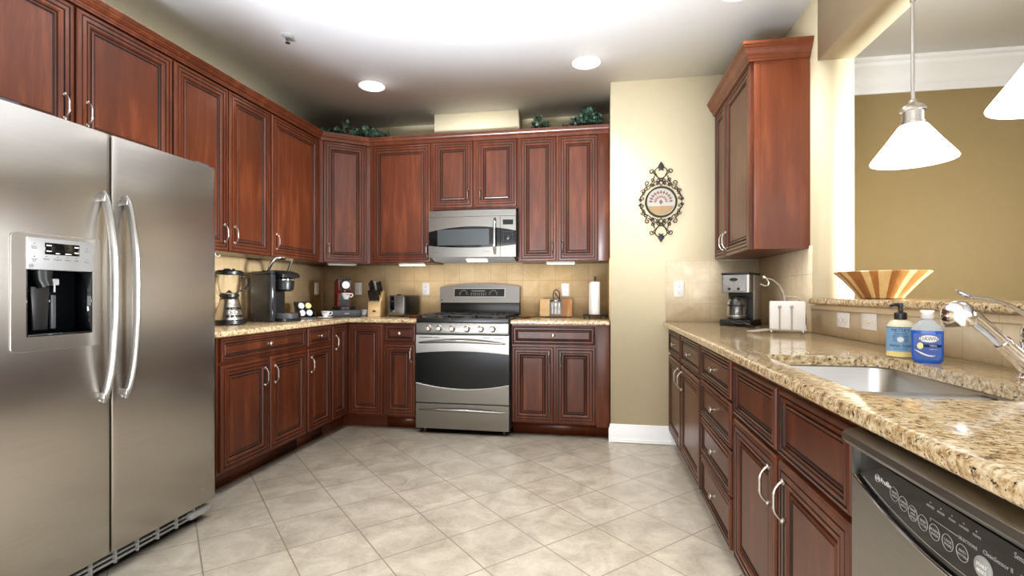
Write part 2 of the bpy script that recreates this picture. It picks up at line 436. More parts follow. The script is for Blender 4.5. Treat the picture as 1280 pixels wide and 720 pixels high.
# tiled backsplashes
b = BM(); box(b, XLW, XLW + 0.008, 2.0, YB, Z_CT, 1.395); struct('wall_tile_left', b, M_TILEX)
b = BM(); box(b, XLW + 0.008, XC, YB - 0.008, YB, Z_CT, 1.44); struct('wall_tile_back', b, M_TILEY)
b = BM(); box(b, XC - 0.008, XC, YW + 0.03, YB - 0.008, Z_CT, 1.395); struct('wall_tile_end', b, M_TILEX)
b = BM(); box(b, 0.491, XW, YW - 0.008, YW, Z_CT, 1.362); struct('wall_tile_front', b, M_TILERY)
b = BM(); box(b, XW - 0.008, XW, YJ + 0.06, YW - 0.008, Z_CT, 1.385); box(b, XW - 0.008, XW, -0.3, YJ + 0.06, Z_CT, ZLEDGE - 0.034)
struct('wall_tile_right', b, M_TILERX)
b = BM(); box(b, XW - 0.016, XW - 0.008, -0.3, YJ + 0.06, ZLEDGE - 0.058, ZLEDGE - 0.034, 0.003); struct('trim_3', b, M_TILERX)

# ------------------------------------------------------------------ cabinets
def pull_mesh():
    b = BM()
    pts = []; rs = []
    N = 26
    for i in range(N + 1):
        t = i / N; z = -0.056 + 0.112 * t
        y = -0.004 - 0.026 * sin(pi * t) ** 0.85 - 0.003 * sin(3 * pi * t)
        r = 0.0034 + 0.0014 * sin(pi * t) ** 2
        for q in (0.30, 0.36, 0.64, 0.70): r += 0.0015 * math.exp(-((t - q) / 0.014) ** 2)
        pts.append((0, y, z)); rs.append(r)
    tube(b, pts, rs, 8)
    for s in (-1, 1):
        ball(b, (0, -0.005, s * 0.056), 0.0062, 8, 1.2)
        lathe(b, [(0.0075, 0.0), (0.0075, -0.003), (0.005, -0.005)], 10, (0, 0, s * 0.052), 'Y')
    return mesh('pull', b, M_NICKEL)
def knob_mesh():
    b = BM()
    lathe(b, [(0.009, 0.0), (0.009, -0.002), (0.0055, -0.005), (0.005, -0.012), (0.012, -0.017), (0.0155, -0.021), (0.015, -0.025), (0.010, -0.029), (0, -0.030)], 16, axis='Y')
    return mesh('knob', b, M_NICKEL)
PULL, KNOB = pull_mesh(), knob_mesh()

PROF_DOOR = [(0, 0, 0), (0.0, 0.014, 0), (0.004, 0.0195, 0), (0.015, 0.0215, 0), (0.0185, 0.0210, 0), (0.020, 0.0165, 1), (0.0245, 0.0165, 1), (0.0255, 0.0200, 0), (0.041, 0.0205, 0), (0.0425, 0.0155, 1), (0.047, 0.0155, 1), (0.048, 0.0190, 0), (0.058, 0.0185, 0), (0.064, 0.0110, 0), (0.065, 0.0075, 1), (0.071, 0.0075, 1), (0.073, 0.0125, 0), (0.080, 0.0145, 0), (0.084, 0.0100, 1), (0.088, 0.0100, 1), (0.089, 0.0115, 0)]
PROF_DRAW = [(0, 0, 0), (0.0, 0.014, 0), (0.003, 0.0195, 0), (0.010, 0.0215, 0), (0.0115, 0.0165, 1), (0.0150, 0.0165, 1), (0.016, 0.0205, 0), (0.025, 0.0205, 0), (0.0262, 0.0150, 1), (0.0295, 0.0110, 0), (0.0305, 0.0075, 1), (0.0350, 0.0075, 1), (0.0365, 0.0125, 0), (0.041, 0.0145, 0), (0.0435, 0.0105, 1), (0.0465, 0.0105, 1), (0.0475, 0.0125, 0)]

def panel(b, x0, x1, z0, z1, prof):
    lim = min(x1 - x0, z1 - z0) * 0.40; k = min(1.0, lim / prof[-1][0])
    rings = [[b.verts.new(p) for p in [(x0 + i * k, -h, z0 + i * k), (x1 - i * k, -h, z0 + i * k), (x1 - i * k, -h, z1 - i * k), (x0 + i * k, -h, z1 - i * k)]] for i, h, d in prof]
    for (A, B, p) in zip(rings, rings[1:], prof[1:]):
        for j in range(4):
            f = b.faces.new([A[j], A[(j + 1) % 4], B[(j + 1) % 4], B[j]]); f.material_index = p[2]
    b.faces.new(rings[-1]); b.faces.new(list(reversed(rings[0])))
    bmesh.ops.recalc_face_normals(b, faces=b.faces[:])

def front(root, kind, x0, x1, z0, z1, hw=None, M=None):
    """a door or drawer front with its pull (hw = (x, z) of its middle) or knob"""
    b = BM(); panel(b, x0, x1, z0, z1, PROF_DOOR if kind == 'door' else PROF_DRAW)
    d = obj(kind if kind != 'false' else 'drawer_front', b, [M_WOOD, M_GLAZE], root, M=M, ang=20)
    if hw is None: return d
    if kind == 'door': obj('handle', PULL, None, d, loc=(hw[0], -0.020, hw[1]))
    else: obj('knob', KNOB, None, d, loc=(hw[0], -0.0125, hw[1]))
    return d

def cabinet(name, label, loc, rz, W, D, z0, z1, fronts, toe=False, group=None, side=None):
    root = thing(name, label, 'cabinet', (loc[0], loc[1], 0), rz, group)
    b = BM(); box(b, 0.0005, W - 0.0005, 0, D, z0, z1, 0.001, 1)
    obj('carcass', b, side or M_WOOD, root)
    if toe:
        b = BM(); box(b, 0.001, W - 0.001, 0.065, D, 0.0, z0 - 0.0005); obj('toe_kick', b, M_WOOD, root)
    for f in fronts: front(root, *f)
    return root
LEFT, BACK, RIGHT = pi / 2, 0.0, -pi / 2
ZU0, ZU1 = 1.395, 2.462
DT, DB = 2.442, 1.400                                # top and bottom of the tall upper doors

# --- left wall, upper
XU = -2.38
def L(y0): return (XU, y0)
y0 = 1.36; cabinet('wall_cabinet', 'short two-door cherry wall cabinet above the steel refrigerator', L(y0), LEFT, 1.068, 0.29, 1.81, ZU1,
    [('door', 1.380 - y0, 1.893 - y0, 1.83, DT, (1.848 - y0, 1.965)), ('door', 1.905 - y0, 2.422 - y0, 1.83, DT, (1.950 - y0, 1.965))])
y0 = 2.43; cabinet('wall_cabinet', 'tall two-door cherry wall cabinet above the blender, beside the refrigerator', L(y0), LEFT, 0.848, 0.29, ZU0, ZU1,
    [('door', 2.438 - y0, 2.850 - y0, DB, DT, (2.815 - y0, 1.51)), ('door', 2.862 - y0, 3.270 - y0, DB, DT, (2.905 - y0, 1.51))])
y0 = 3.28; cabinet('wall_cabinet', 'single-door cherry wall cabinet on the left wall next to the angled corner cabinet', L(y0), LEFT, 0.635, 0.29, ZU0, ZU1,
    [('door', 3.289 - y0, 3.905 - y0, DB, DT, (3.335 - y0, 1.51))])
# diagonal corner
A, Bp = Vector((-2.36, 3.92)), Vector((-2.03, 4.175)); ang = math.atan2(Bp.y - A.y, Bp.x - A.x); dl = (Bp - A).length
nrm = Vector((-sin(ang), cos(ang))); o2 = A + nrm * 0.02
root = thing('corner_wall_cabinet', 'angled single-door cherry wall cabinet filling the corner of the two walls', 'cabinet', (o2.x, o2.y, 0), ang)
inv = Matrix.Rotation(-ang, 2)
pl = [inv @ (Vector(p) - o2) for p in [(-2.378, 3.922), (-2.052, 4.192), (-2.035, 4.2), (-2.035, YB - 0.01), (XLW + 0.01, YB - 0.01), (XLW + 0.01, 3.918)]]
b = BM(); prism(b, [(p.x, max(p.y, 0.0)) for p in pl], ZU0, ZU1); obj('carcass', b, M_WOOD, root)
front(root, 'door', 0.030, dl - 0.026, DB, DT, (0.072, 1.50))
# --- back wall, upper
YU = 4.195
x0 = -2.033; cabinet('wall_cabinet', 'single-door cherry wall cabinet between the angled corner cabinet and the microwave', (x0, YU), BACK, 0.590, 0.315, ZU0, ZU1,
    [('door', -2.010 - x0, -1.457 - x0, DB, DT, (-1.487 - x0, 1.505))])
x0 = -1.442; cabinet('wall_cabinet', 'short two-door cherry wall cabinet directly above the microwave', (x0, YU), BACK, 0.762, 0.315, 1.85, ZU1,
    [('door', -1.433 - x0, -1.075 - x0, 1.872, DT, (-1.115 - x0, 1.975)), ('door', -1.045 - x0, -0.690 - x0, 1.872, DT, (-1.005 - x0, 1.975))])
x0 = -0.679; rt = cabinet('wall_cabinet', 'tall two-door cherry wall cabinet at the right end of the back wall', (x0, YU), BACK, 0.765, 0.315, ZU0, ZU1,
    [('door', -0.668 - x0, -0.354 - x0, DB, DT, (-0.382 - x0, 1.51)), ('door', -0.332 - x0, -0.010 - x0, DB, DT, (-0.300 - x0, 1.51))])
b = BM(); box(b, 0.676, 0.764, -0.016, 0.0, ZU0, ZU1, 0.002); obj('filler_strip', b, M_WOOD, rt)

crown = [(0.0, 2.447), (0.008, 2.447), (0.009, 2.455), (0.014, 2.457), (0.015, 2.465), (0.024, 2.469), (0.033, 2.479), (0.036, 2.487), (0.043, 2.489), (0.044, 2.495), (0.050, 2.497), (0.051, 2.506), (0.0, 2.506)]
b = BM(); sweep(b, crown, [(-2.3585, 1.36), (-2.3585, 3.9195), (-2.0295, 4.1735), (0.084, 4.1735)])
tag(obj('crown_molding', b, M_WOOD, ang=14), 'dark cherry crown molding running along the tops of the left and back wall cabinets', 'molding')

# --- left wall, base
XB = -2.10; DBASE = 0.555
def LB(y0): return (XB, y0)
Z0, Z1 = 0.10, 0.8795
y0 = 2.440; cabinet('base_cabinet', 'wide cherry base cabinet with one long drawer and two doors beside the refrigerator', LB(y0), LEFT, 0.853, DBASE, Z0, Z1,
    [('drawer', 2.457 - y0, 3.283 - y0, 0.735, 0.870, (2.87 - y0, 0.803)), ('door', 2.457 - y0, 2.871 - y0, 0.116, 0.718, (2.825 - y0, 0.60)),
     ('door', 2.884 - y0, 3.283 - y0, 0.116, 0.718, (2.925 - y0, 0.60))], True)
y0 = 3.294; cabinet('base_cabinet', 'narrow cherry base cabinet with a small drawer over one door, left of the corner', LB(y0), LEFT, 0.339, DBASE, Z0, Z1,
    [('drawer', 3.303 - y0, 3.622 - y0, 0.735, 0.870, (3.4625 - y0, 0.803)), ('door', 3.303 - y0, 3.622 - y0, 0.116, 0.718, (3.34 - y0, 0.60))], True)
root = thing('corner_base_cabinet', 'corner cherry base cabinet with two full-height doors meeting at an inside angle', 'cabinet', (-2.10, 3.90, 0))
b = BM(); prism(b, [(-0.555, -0.264), (0, -0.264), (0, 0), (0.336, 0), (0.336, 0.60), (-0.555, 0.60)], Z0, Z1); obj('carcass', b, M_WOOD, root)
b = BM(); prism(b, [(-0.555, -0.264), (-0.065, -0.264), (-0.065, 0.065), (0.336, 0.065), (0.336, 0.60), (-0.555, 0.60)], 0, Z0 - 0.0005); obj('toe_kick', b, M_WOOD, root)
front(root, 'door', -0.258, -0.027, 0.116, 0.868, (-0.215, 0.73), M=Matrix.Rotation(LEFT, 4, 'Z'))
front(root, 'door', 0.027, 0.330, 0.116, 0.868)
# --- back wall, base
YBF = 3.90
x0 = -1.763; cabinet('base_cabinet', 'narrow cherry base cabinet with a small drawer over one door, left of the range', (x0, YBF), BACK, 0.298, 0.60, Z0, Z1,
    [('drawer', 0.006, 0.278, 0.722, 0.866, (0.142, 0.794)), ('door', 0.006, 0.278, 0.116, 0.702, (0.243, 0.615))], True)
x0 = -0.684; rt = cabinet('base_cabinet', 'cherry base cabinet with a drawer over two doors, right of the range', (x0, YBF), BACK, 0.766, 0.60, Z0, Z1,
    [('drawer', -0.676 - x0, -0.027 - x0, 0.722, 0.866, (-0.352 - x0, 0.794)), ('door', -0.676 - x0, -0.350 - x0, 0.112, 0.702, (-0.385 - x0, 0.612)),
     ('door', -0.330 - x0, -0.027 - x0, 0.112, 0.702, (-0.292 - x0, 0.612))], True)
b = BM(); box(b, 0.668, 0.765, -0.014, 0.0, 0.09, 0.878, 0.002); obj('filler_panel', b, M_WOOD, rt)
# --- right wall, base
XRB = 0.53; DR = 0.61
y0 = 3.840; cabinet('base_cabinet', 'cherry base cabinet with two drawers over two doors, farthest along the long counter', (XRB, y0), RIGHT, 1.172, DR, Z0, Z1,
    [('drawer', 0.014, y0 - 3.315, 0.690, 0.858, (0.28, 0.772)), ('drawer', y0 - 3.280, y0 - 2.690, 0.690, 0.858, (0.855, 0.772)),
     ('door', 0.014, y0 - 3.315, 0.060 + 0.05, 0.672, (0.475, 0.58)), ('door', y0 - 3.280, y0 - 2.690, 0.110, 0.672, (0.615, 0.58))], True)
y0 = 2.666; cabinet('drawer_cabinet', 'cherry base cabinet made of a stack of four drawers under the long counter', (XRB, y0), RIGHT, 0.604, DR, Z0, Z1,
    [('drawer', 0.012, 0.588, a, c, (0.30, (a + c) / 2)) for a, c in [(0.702, 0.860), (0.512, 0.690), (0.322, 0.500), (0.110, 0.310)]], True)
y0 = 2.060; cabinet('sink_base_cabinet', 'wide cherry base cabinet with two doors and false drawer fronts under the sink', (XRB, y0), RIGHT, 0.940, DR, Z0, 0.68,
    [('false', 0.028, y0 - 1.572, 0.664, 0.848), ('false', y0 - 1.545, y0 - 1.128, 0.664, 0.848),
     ('door', 0.028, y0 - 1.572, 0.110, 0.646, (0.415 + 0.025, 0.545)), ('door', y0 - 1.545, y0 - 1.128, 0.110, 0.646, (0.563, 0.545))], True)
rt = bpy.data.objects['sink_base_cabinet']
b = BM(); box(b, 0.0005, 0.9395, 0, 0.0095, 0.6805, Z1, 0.001); obj('face_frame', b, M_WOOD, rt)
# --- right wall, upper
y0 = 3.838
rt = cabinet('wall_cabinet', 'cherry wall cabinet alone on the right wall beside the pass-through, its plain side showing', (0.855, y0), RIGHT, 0.872, 0.288, 1.372, 2.470,
    [('door', 0.008, y0 - 3.545, 1.372, 2.425, (y0 - 3.575, 1.475)), ('door', y0 - 3.525, y0 - 2.985, 1.372, 2.425, (y0 - 3.490, 1.475))], side=M_CHERRY_SIDE)
b = BM(); box(b, 0.872, 0.876, -0.001, 0.030, 1.372, 2.425, 0.001); obj('side_stile', b, M_CHERRY_SIDE, rt)
cro = [(o, 2.418 + (z - 2.447) * 1.6) for o, z in crown]
b = BM(); sweep(b, cro, [(0.0, -0.0215), (0.8765, -0.0215), (0.8765, 0.286)], right=True)
obj('crown_molding', b, M_CHERRY_SIDE, rt, ang=14)

# ------------------------------------------------------------------ countertops
def slab(name, label, poly, z0, z1, holes=None, bev=0.010):
    b = BM(); prism(b, poly, z0, z1, bev=bev, seg=3)
    o = obj(name, b, M_GRAN, ang=30)
    if holes:
        c = BM(); prism(c, holes, z0 - 0.05, z1 + 0.05); boolean(o, c)
    return tag(o, label, 'countertop')
slab('countertop', 'L-shaped speckled granite countertop running from the refrigerator round to the range',
     [(XLW + 0.009, 2.236), (-2.055, 2.236), (-2.055, 3.858), (-1.466, 3.858), (-1.466, YB - 0.009), (XLW + 0.009, YB - 0.009)], 0.880, Z_CT)
slab('countertop', 'short granite countertop right of the range under the paper towels',
     [(-0.684, 3.858), (0.081, 3.858), (0.081, YB - 0.009), (-0.684, YB - 0.009)], 0.880, Z_CT)
SX0, SX1, SY0, SY1 = 0.553, 0.940, 1.130, 1.850
slab('countertop', 'long granite countertop with the sink cut into it under the pass-through',
     [(0.470, -0.30), (XW - 0.009, -0.30), (XW - 0.009, YW - 0.009), (0.470, YW - 0.009)], 0.880, Z_CT, rrect(SX0, SX1, SY0, SY1, 0.055, 6))
slab('bar_ledge', 'raised granite bar ledge on the half wall of the pass-through',
     [(1.098, -0.30), (1.50, -0.30), (1.50, YJ - 0.004), (1.098, YJ - 0.004)], ZLEDGE - 0.031, ZLEDGE, bev=0.013)
#PART2
# ------------------------------------------------------------------ sink and faucet
sk = thing('kitchen_sink', 'stainless double-bowl sink set under the cutout of the granite counter', 'sink', (0.7465, 1.49, 0.70))
b = BM()
def loop(ox, z, r): return [b.verts.new((x - 0.7465, y - 1.49, z - 0.70)) for x, y in rrect(SX0 - 0.012 - ox, SX1 + 0.012 + ox, SY0 - 0.012 - ox, SY1 + 0.012 + ox, max(0.01, r + ox), 6)]
LS = [loop(0.0, 0.8785, 0.06), loop(-0.001, 0.8785, 0.06), loop(-0.004, 0.872, 0.06), loop(-0.010, 0.74, 0.06), loop(-0.018, 0.716, 0.06), loop(-0.040, 0.708, 0.06), loop(-0.12, 0.704, 0.13)]
for A, Bq in zip(LS, LS[1:]):
    for k in range(len(A)): b.faces.new([A[k], A[(k + 1) % len(A)], Bq[(k + 1) % len(A)], Bq[k]])
b.faces.new(LS[-1]); bmesh.ops.recalc_face_normals(b, faces=b.faces[:])
o = obj('basin', b, M_SINK, sk); md = o.modifiers.new('t', 'SOLIDIFY'); md.thickness = 0.0015; md.offset = 1
b = BM(); prism(b, [(-0.088 - 0.036, 0.006), (-0.088 + 0.036, 0.006), (-0.088 + 0.030, 0.164), (-0.088 + 0.022, 0.172), (-0.088 - 0.022, 0.172), (-0.088 - 0.030, 0.164)], -0.199, 0.199, 'X', 0.001, 1)
obj('divider', b, M_SINK, sk)
for dy in (0.10, -0.27):
    b = BM(); lathe(b, [(0, 0.006), (0.028, 0.006), (0.032, 0.011), (0.043, 0.011), (0.044, 0.007)], 20, (0, dy, 0)); obj('drain', b, M_CHROME, sk)

fy = 1.41
fa = thing('kitchen_faucet', 'chrome single-lever pull-out faucet standing behind the sink', 'faucet', (1.05, fy, Z_CT))
b = BM(); lathe(b, [(0.036, 0), (0.036, 0.006), (0.031, 0.012), (0.029, 0.03), (0.028, 0.085), (0.030, 0.09), (0.030, 0.098), (0.027, 0.102)], 24); obj('body', b, M_CHROME, fa)
b = BM(); lathe(b, [(0.029, 0.103), (0.030, 0.118), (0.026, 0.132), (0.015, 0.141), (0, 0.143)], 24); obj('handle_dome', b, M_CHROME, fa)
b = BM(); tube(b, [(0.000, 0, 0.138), (-0.034, 0, 0.168), (-0.060, 0, 0.184), (-0.095, 0, 0.195), (-0.139, 0, 0.202), (-0.160, 0, 0.211), (-0.172, 0, 0.220)], [0.009, 0.008, 0.0075, 0.008, 0.0085, 0.008, 0.004], 10, flat=(1.3, 0.6)); obj('lever', b, M_CHROME, fa)
b = BM(); tube(b, [(0.0, 0, 0.025), (-0.020, 0, 0.040), (-0.045, 0, 0.062), (-0.070, 0, 0.088)], [0.030, 0.024, 0.0195, 0.018], 18); obj('neck', b, M_CHROME, fa)
b = BM()
tube(b, [(-0.069, 0, 0.087), (-0.074, 0, 0.092)], [0.0195, 0.0195], 18)
tube(b, [(-0.074, 0, 0.092), (-0.100, 0, 0.119), (-0.128, 0, 0.146), (-0.148, 0, 0.160)], [0.0165, 0.016, 0.018, 0.022], 18)
with xf(b, at(-0.165, 0, 0.131) @ Matrix.Rotation(radians(-8), 4, 'Y')):
    lathe(b, [(0, 0.0), (0.030, 0.0), (0.034, 0.003), (0.036, 0.016), (0.0355, 0.030), (0.031, 0.046), (0.021, 0.057), (0.008, 0.062), (0, 0.0625)], 24)
obj('spray_head', b, M_CHROME, fa)
b = BM()
for dx, dz in ((-0.084, 0.086), (-0.076, 0.078)):
    with xf(b, at(dx, 0, dz - 0.002)): ball(b, (0, 0, 0), 0.0055, 8, 0.7)
obj('spray_button', b, M_BLACK, fa)

# ------------------------------------------------------------------ refrigerator
FW = 0.952
fr = thing('refrigerator', 'large side-by-side stainless steel refrigerator with an ice dispenser in its left door', 'refrigerator', (-1.9145, 1.27, 0), LEFT)
b = BM(); box(b, 0.004, FW - 0.004, 0.085, 0.745, 0.025, 1.745, 0.004); obj('cabinet', b, M_DGREY, fr)
def fdoor(x0, x1, hole=None):
    """door slab with a gently crowned front; hole = (x0, x1, z0, z1, depth) leaves a recess for the dispenser"""
    b = BM(); W = x1 - x0; za, zb = 0.092, 1.757; E = 0.007
    xs = sorted(set([x0 + W * i / 24 for i in range(1, 24)] + [x0, x0 + E * 0.15, x0 + E * 0.5, x0 + E, x1 - E, x1 - E * 0.5, x1 - E * 0.15, x1] + (list(hole[:2]) if hole else [])))
    if hole: xs = [x for x in xs if x in hole[:2] or min(abs(x - hole[0]), abs(x - hole[1])) > 0.004]
    zs = [za, za + 0.001, za + 0.004] + ([hole[2], hole[3]] if hole else [0.9]) + [zb - 0.004, zb - 0.001, zb]
    def Y(x, z):
        q = 2 * (x - x0) / W - 1; d = max(0.0, min(x - x0, x1 - x)); y = 0.006 * q * q - 0.006
        if d < E: y += E * (1 - math.sqrt(max(0.0, 1 - (1 - d / E) ** 2)))
        dz = min(z - za, zb - z)
        if dz < 0.004: y += 0.004 * (1 - math.sqrt(max(0.0, 1 - (1 - dz / 0.004) ** 2)))
        return y
    G = [[b.verts.new((x, Y(x, z), z)) for z in zs] for x in xs]
    K = [[b.verts.new((x, 0.080, z)) for z in zs] for x in xs]
    nx, nz = len(xs), len(zs)
    for i in range(nx - 1):
        for k in range(nz - 1):
            inh = hole and xs[i] >= hole[0] - 1e-6 and xs[i + 1] <= hole[1] + 1e-6 and zs[k] == hole[2]
            if not inh: b.faces.new([G[i][k], G[i + 1][k], G[i + 1][k + 1], G[i][k + 1]])
            b.faces.new([K[i][k], K[i][k + 1], K[i + 1][k + 1], K[i + 1][k]])
        b.faces.new([G[i][0], K[i][0], K[i + 1][0], G[i + 1][0]]); b.faces.new([G[i][-1], G[i + 1][-1], K[i + 1][-1], K[i][-1]])
    for k in range(nz - 1):
        b.faces.new([G[0][k], G[0][k + 1], K[0][k + 1], K[0][k]]); b.faces.new([G[-1][k], K[-1][k], K[-1][k + 1], G[-1][k + 1]])
    if hole:
        ks, ke = zs.index(hole[2]), zs.index(hole[3]); i0, i1 = xs.index(hole[0]), xs.index(hole[1])
        ring = [(i, ks) for i in range(i0, i1 + 1)] + [(i1, ke)] + [(i, ke) for i in range(i1 - 1, i0 - 1, -1)]
        inn = [b.verts.new((xs[i], hole[4], zs[k])) for i, k in ring]
        for a in range(len(ring)):
            c = (a + 1) % len(ring); b.faces.new([G[ring[a][0]][ring[a][1]], inn[a], inn[c], G[ring[c][0]][ring[c][1]]])
        b.faces.new(inn)
    bmesh.ops.recalc_face_normals(b, faces=b.faces[:])
    return b
freezer = obj('door', fdoor(0.0, 0.402, (0.100, 0.325, 0.975, 1.32, 0.070)), M_STEELF, fr); freezer['label'] = 'narrower left door holding the dispenser'
fresh = obj('door', fdoor(0.409, FW), M_STEELF, fr)
b = BM()
prism(b, rrect(0.056, 0.362, 0.926, 1.332, 0.016), -0.0080, 0.004, 'Y', 0.0012, 2); bz = obj('dispenser_frame', b, M_STEELF, fr)
c = BM(); box(c, 0.101, 0.324, -0.06, 0.06, 0.976, 1.319, 0.010); boolean(bz, c)
b = BM()                                                           # recess lined in black
box(b, 0.102, 0.323, 0.064, 0.068, 0.977, 1.21); box(b, 0.1015, 0.106, -0.008, 0.066, 0.977, 1.21); box(b, 0.319, 0.3235, -0.008, 0.066, 0.977, 1.21)
box(b, 0.102, 0.323, -0.008, 0.066, 0.977, 0.984); obj('dispenser_recess', b, M_BLACKG, fr)
b = BM(); box(b, 0.1015, 0.3235, -0.0125, 0.060, 1.208, 1.3185, 0.003); pn = obj('control_panel', b, M_PANEL, fr)
b = BM(); box(b, 0.155, 0.272, -0.0137, -0.0115, 1.262, 1.303, 0.0008); obj('display', b, M_BLACKG, pn)
b = BM()
for x, z in ((0.160, 1.292), (0.160, 1.272), (0.254, 1.292), (0.254, 1.272)): box(b, x, x + 0.016, -0.0142, -0.0135, z, z + 0.0035)
box(b, 0.19, 0.204, -0.0142, -0.0135, 1.266, 1.2685); box(b, 0.222, 0.244, -0.0142, -0.0135, 1.266, 1.2685); obj('display_legend', b, M_WHITE, pn)
b = BM()
for s_, x, z in (('Water', 0.160, 1.245), ('Crushed', 0.196, 1.245), ('Cubed', 0.230, 1.245), ('Light', 0.262, 1.245), ('Door', 0.122, 1.287), ('Alarm', 0.122, 1.281), ('Quick', 0.122, 1.243), ('Ice', 0.122, 1.237), ('Lock', 0.299, 1.283), ('Reset', 0.299, 1.242)):
    add_text(b, s_, 0.0075, at(x, -0.0126, z) @ TXT, 0.0003)
    if s_ not in ('Alarm', 'Ice'): box(b, x - 0.002, x + 0.002, -0.0130, -0.0125, z + 0.008, z + 0.011)
obj('button_legend', b, M_DGREY, pn)
b = BM(); lathe(b, [(0.0065, 0), (0.0065, -0.0006), (0.0055, -0.0006), (0.0055, 0)], 18, (0.113, -0.0125, 1.220), 'Y', close=False); add_text(b, 'GE', 0.0068, at(0.113, -0.0126, 1.220) @ TXT, 0.0003); obj('emblem', b, M_DGREY, pn)
b = BM()
tube(b, [(0.170, 0.02, 1.207), (0.172, 0.02, 1.175), (0.180, 0.014, 1.150)], [0.030, 0.026, 0.020], 14)
prism(b, [(0.142, 1.15), (0.205, 1.15), (0.198, 0.995), (0.150, 0.995)], 0.030, 0.042, 'Y', 0.006); obj('ice_chute', b, M_BLACK, fr)
b = BM(); box(b, 0.195, 0.222, 0.012, 0.02, 1.155, 1.178, 0.003); tube(b, [(0.208, 0.016, 1.158), (0.208, 0.016, 1.13)], 0.003, 8); obj('water_spout', b, M_GREYP, fr)
b = BM(); box(b, 0.205, 0.222, 0.026, 0.034, 0.998, 1.12, 0.003); obj('dispenser_paddle', b, M_DGREY, fr)
for hx in (0.366, 0.458):
    b = BM(); pts = []; rs = []
    N = 30
    for i in range(N + 1):
        t = i / N; z = 0.700 + 0.822 * t; q = abs(2 * t - 1)
        y = -0.008 - 0.052 * (1 - q ** 3.2)
        pts.append((hx, y, z)); rs.append(0.0155 if 0 < i < N else 0.009)
    tube(b, pts, rs, 14, flat=(1.12, 0.62))
    for zz in (1.497, 0.726): box(b, hx - 0.012, hx + 0.012, -0.028, 0.004, zz - 0.014, zz + 0.014, 0.004)
    obj('handle', b, M_STEEL, freezer if hx < 0.4 else fresh)
b = BM(); box(b, 0.004, FW - 0.05, 0.045, 0.085, 0.018, 0.088); obj('grille_backing', b, M_BLACK, fr)
b = BM()
for z in (0.034, 0.054, 0.074): box(b, 0.004, FW - 0.11, 0.034, 0.046, z - 0.004, z + 0.004, 0.002)
for k in range(9): box(b, 0.05 + k * 0.1, 0.058 + k * 0.1, 0.032, 0.046, 0.022, 0.084)
box(b, FW - 0.135, FW - 0.005, 0.016, 0.08, 0.028, 0.062, 0.012, 3); obj('base_grille', b, M_GREYP, fr)
for x in (0.06, FW - 0.06):
    b = BM(); lathe(b, [(0.018, 0), (0.018, 0.012), (0.012, 0.026)], 14, (x, 0.12, 0)); obj('foot', b, M_BLACK, fr)
    b = BM(); box(b, x - 0.045, x + 0.045, 0.02, 0.14, 1.7575, 1.772, 0.004); obj('hinge_cover', b, M_DGREY, fr)

# ------------------------------------------------------------------ gas range
RW = 0.764
rg = thing('gas_range', 'freestanding stainless gas range with six knobs and a dark oven window', 'range', (-1.457, 3.824, 0))
b = BM(); box(b, 0.002, RW - 0.002, 0.03, 0.686, 0.03, 0.905, 0.003); obj('body', b, M_DGREY, rg)
yf = lambda x: 0.012
q2 = lambda x: 1 - ((x - RW / 2) / (RW / 2)) ** 2
b = BM(); box(b, 0, RW, 0.0, 0.030, 0.798, 0.888, 0.006, 3); cp = obj('control_panel', b, M_STEEL, rg)
for kx in (0.109, 0.197, 0.306, 0.427, 0.540, 0.634):
    b = BM(); lathe(b, [(0.027, 0.0), (0.027, -0.006), (0.021, -0.010), (0.0195, -0.026), (0.016, -0.030), (0, -0.030)], 20, (kx, 0, 0.843), 'Y')
    box(b, kx - 0.005, kx + 0.005, -0.038, -0.024, 0.824, 0.862, 0.003); obj('knob', b, M_NICKEL, rg)
# oven door: steel top band, glass lens, steel bottom
dr = obj('oven_door', (lambda b: (strip(b, 0, RW, 0.249, 0.790, 0.030, 0.020, 2), b)[1])(BM()), M_STEELD, rg)
b = BM(); strip(b, 0, RW, lambda x: 0.643 + 0.021 * q2(x), 0.790, 0.012, 0.012, 40); obj('steel_band', b, M_STEEL, dr)
b = BM(); strip(b, 0, RW, 0.249, lambda x: 0.402 - 0.044 * q2(x), 0.012, 0.012, 40); obj('steel_panel', b, M_STEEL, dr)
b = BM(); strip(b, 0.0, RW, lambda x: 0.403 - 0.044 * q2(x), lambda x: 0.642 + 0.021 * q2(x), 0.012, 0.006, 40); obj('oven_window', b, M_OVENG, dr)
b = BM(); tube(b, [(RW * i / 40, 0.001, 0.4025 - 0.044 * q2(RW * i / 40)) for i in range(41)], 0.0045, 8); obj('window_trim', b, M_CHROME, dr)
b = BM()
tube(b, [(0.030 + 0.704 * i / 30, -0.006 - 0.040 * sin(pi * i / 30) ** 0.7, 0.727 + 0.020 * sin(pi * i / 30)) for i in range(31)], [0.007 + 0.007 * sin(pi * i / 30) for i in range(31)], 12); obj('handle', b, M_STEEL, dr)
b = BM()
for a, c in ((0.03, 0.14), (0.15, 0.20), (0.555, 0.61), (0.645, 0.72)): box(b, a, c, -0.0012, 0.004, 0.768, 0.773)
obj('vent_slot', b, M_BLACK, dr)
b = BM(); strip(b, 0, RW, 0.040, 0.240, 0.030, 0.030, 2); dw = obj('storage_drawer', b, M_STEEL, rg)
b = BM(); tube(b, [(0.030 + 0.704 * i / 30, -0.004 - 0.030 * sin(pi * i / 30) ** 0.7, 0.188 + 0.010 * sin(pi * i / 30)) for i in range(31)], [0.005 + 0.008 * sin(pi * i / 30) for i in range(31)], 12); obj('handle', b, M_STEEL, dw)
